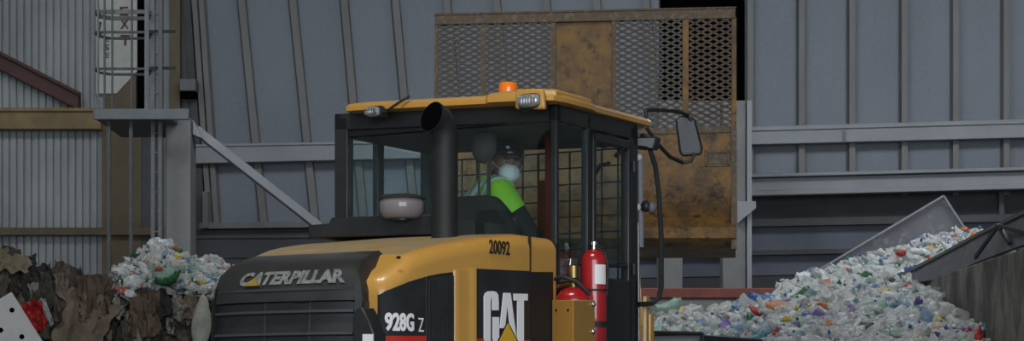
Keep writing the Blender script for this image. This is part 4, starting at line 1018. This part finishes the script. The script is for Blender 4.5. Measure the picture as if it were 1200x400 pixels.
# singled out pieces on the right heap
def special(px, py, Y, kind, k, size, label, cat, nm, seed=1, lift=.03):
    p = W(px, py, Y); rr = random.Random(seed*7+3)
    if kind == 'bag': base = mesh_for(BAGM[seed % 5], ('g',seed % 5), k)
    else: base = mesh_for(BMESH[seed % 12], ('b',seed % 12), k)
    o = bpy.data.objects.new(nm, base); col.objects.link(o)
    M = Matrix.Translation(p)@Matrix.Rotation(rr.uniform(-.6,.6),4,'Z')@Matrix.Rotation(rr.uniform(-.4,.4),4,'Y')@(Matrix.Rotation(1.57,4,'Y') if kind != 'bag' else Matrix())@Matrix.Scale(size,4)
    o.matrix_world = M; return tag(o, label, cat)
def Ylow(px, py):
    Y = 17.0
    while Y < 22:
        p = W(px, py, Y)
        if p.z < Hlow(p.x, Y)+.05: return Y
        Y += .05
    return 21.5
for (px,py,kind,k,size,label,cat,nm,sd) in (
  (893,354,'bottle','blue',1.3,'crushed translucent blue bottle at the top edge just below the red beam','bottle','plastic_bottle',3),
  (868,361,'bag','sky',.9,'crumpled pale blue film left of the blue bottle under the red beam','film','plastic_film',2),
  (820,386,'bag','yellow',.5,'small bright yellow piece just right of the loader step','plastic piece','plastic_piece',3),
  (799,377,'bag','red',.35,'small red piece on the far left of the right heap','plastic piece','plastic_piece',4),
  (783,363,'bottle','mint',1.4,'large pale green bottle lying highest at the left end of the right heap','bottle','plastic_bottle',7),
  (810,364,'bag','cloudy',.9,'white crumpled bag next to the large pale green bottle','bag','plastic_bag',1),
  (905,380,'bag','red',.45,'red crumpled container in the middle of the right heap','container','plastic_container',0),
  (912,393,'bag','red',.5,'dark red crumpled box with pale edge near the bottom of the heap','container','plastic_container',2),
  (974,364,'bottle','green',.8,'short green bottle alone on the grey middle slope of the heap','bottle','plastic_bottle',4),
  (935,345,'bag','orange',.55,'orange scrap at the top where heap meets the chute plate','plastic piece','plastic_piece',4),
  (1038,344,'bag','yellow',.65,'yellow crumpled container right below the hopper lip','container','plastic_container',1),
  (1029,351,'bag','green',.5,'round green cap-like container below the yellow one','container','plastic_container',0),
  (1049,360,'bag','teal',.45,'teal round container in the upper right of the front heap','container','plastic_container',3),
  (1067,336,'bag','red',.5,'red piece lying against the hopper lip','plastic piece','plastic_piece',2),
  (1100,389,'bag','orange',.7,'orange flattened container near the bottom right of the heap','container','plastic_container',1),
  (1129,392,'bag','purple',.85,'large purple container at the bottom right by the bay wall','container','plastic_container',0),
  (1157,386,'bag','teal',.65,'teal blue tub right of the purple container','tub','plastic_tub',3),
  (1108,343,'bottle','mint',1.3,'pale green bottle lying by the concrete wall corner','bottle','plastic_bottle',7),
  (1122,372,'bottle','cloudy',1.4,'long cloudy bottle leaning to the concrete bay wall','bottle','plastic_bottle',3)):
    special(px, py, Ylow(px, py), kind, k, size, label, cat, nm, sd)
for (px,py,Y,kind,k,size,label,cat,nm,sd) in (
  (1056,297,22.7,'bag','red',.5,'red piece on top of the bottles before the grey hopper plate','plastic piece','plastic_piece',1),
  (1082,296,22.7,'bottle','white',1.2,'long white bottle on the upper tier before the hopper plate','bottle','plastic_bottle',8),
  (1070,315,22.2,'bottle','blue',.9,'deep blue bottle just behind the sloping hopper skirt','bottle','plastic_bottle',5),
  (1099,302,22.4,'bag','green',.5,'green piece close to the sloping hopper skirt','plastic piece','plastic_piece',2),
  (1016,323,22.3,'bag','green',.55,'green scrap on the left of the upper bottle tier','plastic piece','plastic_piece',3),
  (1008,330,22.2,'bag','red',.5,'red scrap at the lower left of the upper bottle tier','plastic piece','plastic_piece',4)):
    special(px, py, Y, kind, k, size, label, cat, nm, sd)

# ================================================================== LEFT BALES
CB = [mat('cardboard_%s' % n, c, .85, 0, c2, 6, .8, bump=.3, bscale=18) for n, c, c2 in
      (('brown', (.12,.085,.062), (.06,.045,.036)), ('tan', (.20,.15,.115), (.11,.085,.065)), ('grey_brown', (.08,.07,.06), (.045,.04,.036)), ('dark', (.03,.028,.028), (.018,.018,.018)), ('pale', (.27,.26,.24), (.18,.17,.15)), ('olive', (.055,.058,.042), (.035,.036,.028)))]  # darkest card stands in for shade in the gaps between flaps
WHC = mat('white_card', (.55,.55,.55), .7, 0, (.42,.42,.42), 6, .6)
def bale(x0, x1, y0, y1, zt, seed, label, m):
    t = MB(); nx = 26; nz = 26; ny = 10; rr = random.Random(seed)
    def d(p): return noise.noise_vector(p*1.6+Vector((seed,0,0)))*.12+noise.noise_vector(p*5+Vector((seed,5,0)))*.05
    bm = bmesh.new(); bmesh.ops.create_cube(bm, size=1)
    bmesh.ops.subdivide_edges(bm, edges=bm.edges[:], cuts=22, use_grid_fill=True)
    for v in bm.verts:
        p = Vector((x0+(x1-x0)*(v.co.x+.5), y0+(y1-y0)*(v.co.y+.5), zt*(v.co.z+.5)))
        q = d(p); 
        if p.z < .05: q.z = 0
        v.co = p+q
        if v.co.z < 0: v.co.z = 0
    me = bpy.data.meshes.new('b'); bm.to_mesh(me); bm.free(); me.materials.append(m)
    o = bpy.data.objects.new('cardboard_bale', me); col.objects.link(o); recenter(o)
    tag(o, label, 'bale'); 
    for zz_ in (zt*.45, zt*.8):
        w = MB(); w.bar((x0-.03,y0-.1,zz_),(x1+.03,y0-.1,zz_),.01,.01); w.build('baling_wire', STLD, o, T=TL(o))
    return o
YB = 18.0
xa = W(-40,0,YB).x; xb = W(128,0,YB).x; xc = W(262,0,YB).x
bale(xa, xb, YB+.1, YB+1.3, W(0,338,YB).z, 3, 'large bale of crushed brown cardboard at the far left', CB[2])
bale(xb+.03, xc+.25, YB+.15, YB+1.4, W(0,352,YB).z, 9, 'cardboard bale carrying the small heap of bottles left of the loader', CB[3])
def sheet_mb(seed, w, h):
    rr = random.Random(seed); t = MB(); n = 15
    a = rr.uniform(-.6,.6); fx = rr.uniform(5,12); ph = rr.uniform(0,6)
    for s_ in (0, 1):
        for j in range(n):
            for i in range(n):
                u = i/(n-1)-.5; v = j/(n-1)-.5
                edge = max(abs(u), abs(v))*2
                x = u*w*(1+.25*noise.noise(Vector((v*4, seed, 2)))); z = v*h*(1+.25*noise.noise(Vector((u*4, seed, 5))))
                x += edge**4*.05*noise.noise(Vector((u*14, v*14, seed))); z += edge**4*.05*noise.noise(Vector((u*14, v*14, seed+9)))
                fold = abs(((u*fx/3+v*.8+ph) % 1)-.5)*.07
                y = a*u*u*w+fold+.07*noise.noise(Vector((u*3.5,v*3.5,seed)))+.03*noise.noise(Vector((u*9,v*9,seed+3)))
                t.v.append(Vector((x, y+.006*s_, z)))
    for s_ in (0, 1):
        for j in range(n-1):
            for i in range(n-1):
                k = s_*n*n+j*n+i; f = (k,k+1,k+n+1,k+n); t.f.append(f if s_ else f[::-1])
    ed = [i for i in range(n)]+[j*n+n-1 for j in range(1,n)]+[(n-1)*n+i for i in range(n-2,-1,-1)]+[j*n for j in range(n-2,0,-1)]
    for a_, b_ in zip(ed, ed[1:]+ed[:1]): t.f.append((a_,b_,b_+n*n,a_+n*n))
    return t
SH = [sheet_mb(i, .26, .44).mesh('sheet', 30) for i in range(10)]
rr = random.Random(5); ci = {}
SN = ['crumpled brown cardboard flap', 'light tan cardboard flap', 'grey brown cardboard flap', 'gap-shade dark cardboard flap', 'pale paper flap', 'olive drab cardboard flap']
for i in range(270):
    px = rr.uniform(-10, 268); top = interp([(-20,298),(30,312),(45,325),(75,326),(128,338),(180,346),(270,350)], px)
    py = rr.uniform(top+4, 412); ci_ = pick(rr, [(0,26),(1,18),(2,22),(3,30),(4,9 if px < 128 else 16),(5,12)])
    k = rr.randrange(10)
    if (k, ci_) not in ci: m = SH[k].copy(); m.materials.append(CB[ci_]); ci[(k, ci_)] = m
    o = bpy.data.objects.new('cardboard_flap', ci[(k, ci_)]); col.objects.link(o)
    p = W(px, py, YB-.02+rr.uniform(-.08,.14)); s = rr.uniform(.4,.95)*(1 if px < 128 else .72)*(.6 if ci_ == 4 else 1)
    o.matrix_world = Matrix.Translation(p)@Matrix.Rotation(rr.uniform(-.9,.9),4,'Z')@Matrix.Rotation(rr.uniform(-.5,.3),4,'X')@Matrix.Rotation(rr.uniform(-.5,.5),4,'Y')@Matrix.Scale(s,4)
    side = 'on the far left bale' if px < 128 else 'on the bale under the left bottles'
    tag(o, SN[ci_]+' sticking out '+side, 'cardboard', SN[ci_]+'s '+side)
def sheet_special(px, py, w, h, m, label, cat, nm, rot=(0,0,0), Y=YB-.16, seed=3):
    t = sheet_mb(seed, w, h); o = t.build(nm, m, None, 0, 30); o.location = W(px, py, Y); o.rotation_euler = rot; return tag(o, label, cat)
wb = MB(); wb.box((-.17,0,-.26),(.17,.12,.26)); wbo = wb.build('white_box', WHC, None, .008); wbo.location = W(12, 384, YB-.32); wbo.rotation_euler = (-.15, -.55, .25)
tag(wbo, 'crushed white cardboard box with punched holes at the bottom left corner', 'box')
for (x, z) in ((.04,-.12),(.09,.12),(-.08,.02)):
    q = MB(); q.tube([(x,-.004,z),(x,.002,z)], .022, 12); q.build('hand_hole', VOID, wbo)
sheet_special(41, 371, .17, .26, mat('red_card', (.34,.02,.02), .5), 'bright red printed carton flap on the far left bale', 'carton', 'red_carton', (0,-.25,.2), YB-.24, 4)
sheet_special(55, 366, .05, .24, WHC, 'torn white edge strip beside the red carton', 'carton piece', 'torn_strip', (0,-.35,.2), YB-.22, 5)
sheet_special(13, 303, .34, .22, mat('ochre_card', (.20,.165,.11), .8), 'ochre cardboard sheet lying on top of the far left bale', 'cardboard', 'cardboard_sheet', (-.75,.3,0), YB-.12, 6)
sheet_special(85, 349, .30, .42, CB[0], 'large brown cardboard sheet hanging down the middle of the far left bale', 'cardboard', 'cardboard_sheet', (-.1,.1,.1), YB-.1, 7)
sheet_special(100, 378, .42, .5, CB[1], 'broad tan cardboard sheet low in the far left bale', 'cardboard', 'cardboard_sheet', (-.1,.35,.2), YB-.13, 8)
sheet_special(170, 368, .26, .40, mat('folded_brown', (.12,.085,.06), .85), 'pleated brown cardboard hanging below the bottles', 'cardboard', 'cardboard_sheet', (.05,-.05,.1), YB-.14, 2)
DWS = mat('dirty_white_sack', (.40,.40,.36), .8, 0, (.18,.18,.16), 6, .7, bump=.5, bscale=12)
t = MB(); t.ell((0,0,0), (.085,.05,.24), 20, 16, None, lambda v: Vector((v.x*(1-.25*max(0,v.z)), v.y, v.z))*(1+.10*noise.noise(v*2.5)+.06*noise.noise(v*6)))
o = t.build('white_sack', DWS, None, 0, 60); o.location = W(236, 379, YB-.22); o.rotation_euler = (0, .08, .1); tag(o, 'dirty white sack hanging down beside the loader grille', 'sack')
sheet_special(212, 366, .10, .16, CB[4], 'pale torn paper scrap under the green bottle', 'paper', 'paper_scrap', (.2,.5,.1), YB-.2, 9)
# left bottle heap on the bale
def Yleft(px, py):
    Y = 17.7
    while Y < 18.7:
        p = W(px, py, Y)
        if p.z < Hleft(p.x, Y)+.05: return Y-.03
        Y += .03
    return 18.6
YH = 18.7
def Hleft(x, y):
    px = CX+F*x/y; top = interp([(90,350),(120,338),(150,308),(172,290),(190,286),(212,297),(245,303),(262,312),(300,318),(330,340)], px)
    z = W(px, top, YH).z-.06; z -= abs(y-YH)**1.3*.42
    return max(z, 2.2)
def vis_l(x, y, z): 
    px, py = proj((x,y,z)); return 118 < px < 300 and py < 352
TL_ = [('clear',34),('cloudy',22),('white',16),('mint',8),('sky',6),('green',5),('red',2),('amber',1),('orange',1),('yellow',1),('dark',1)]
scatter([(Hleft, W(112,0,18).x, W(310,0,18).x, 17.95, 19.2, 1.0, vis_l)], 900, 80, [PM[k] for k in KM]+[COREM], 'in the small heap on the left bale', 'in the small left heap', 'bottle_heap', 'small mound of crumpled bottles packed on the left bale', 23, TL_,
    lambda h: h.grid(Hleft, W(112,0,18).x, W(320,0,18).x, 17.95, 19.3, .08, len(KM), .06), scl=(.5,.9))
for (px,py,kind,k,size,label,cat,nm,sd) in (
  (148,321,'bag','white',1.1,'big crumpled white bag on the left slope of the small heap','bag','plastic_bag',1),
  (156,333,'bag','white',.8,'small white bag at the foot of the left heap','bag','plastic_bag',3),
  (187,289,'bag','white',.95,'white bag topping the small heap on the left','bag','plastic_bag',2),
  (199,328,'bottle','green',1.15,'large green bottle lying in the middle of the small left heap','bottle','plastic_bottle',4),
  (160,299,'bag','green',.6,'green crumpled bottle near the top left of the small heap','bottle','plastic_bottle',4),
  (210,312,'bag','cloudy',.8,'dull grey bag right of centre in the small left heap','bag','plastic_bag',0),
  (218,305,'bag','dark',.35,'small black cap on the grey bag in the left heap','cap','bottle_cap',0),
  (248,307,'bag','clear',.9,'clear puffed bag on the right of the small left heap','bag','plastic_bag',1),
  (186,317,'bag','red',.38,'little red wrapper above the large green bottle','wrapper','plastic_wrapper',4),
  (206,291,'bag','orange',.28,'little orange wrapper right of the topmost white bag','wrapper','plastic_wrapper',2),
  (241,327,'bottle','teal',.8,'dark teal bottle on the right side of the small left heap','bottle','plastic_bottle',5)):
    special(px, py, Yleft(px, py), kind, k, size, label, cat, nm, sd)

# ================================================================== LIGHT
sc = bpy.context.scene
w = bpy.data.worlds.new('world'); sc.world = w; w.use_nodes = True
bg = w.node_tree.nodes['Background']; bg.inputs[0].default_value = (.62, .78, 1, 1); bg.inputs[1].default_value = .6
def area(name, loc, rot, sx, sy, e, c):
    l = bpy.data.lights.new(name, 'AREA'); l.shape = 'RECTANGLE'; l.size = sx; l.size_y = sy; l.energy = e; l.color = c
    o = bpy.data.objects.new(name, l); col.objects.link(o); o.location = loc; o.rotation_euler = rot; return o
area('door_daylight', (1.5, -8.5, 5.0), (math.radians(82), 0, math.radians(4)), 13, 7, 1500, (.88, .95, 1))
area('overhead_fill', (-1.5, 6.5, 9.2), (math.radians(12), 0, 0), 3, 1, 330, (1, .93, .82))  # added unseen fill above the loader, not a known fixture
for x in (-9, -1, 7): area('back_wall_fill', (x, 22, 9.4), (math.radians(22), 0, 0), 5, 2.5, 430, (.88, .94, 1))  # added unseen fills that brighten the back walls
sc.view_settings.view_transform = 'Standard'; sc.view_settings.look = 'None'; sc.view_settings.gamma = 1
sc.view_settings.use_curve_mapping = False; sc.view_settings.exposure = 0
sc.cycles.transparent_max_bounces = 16
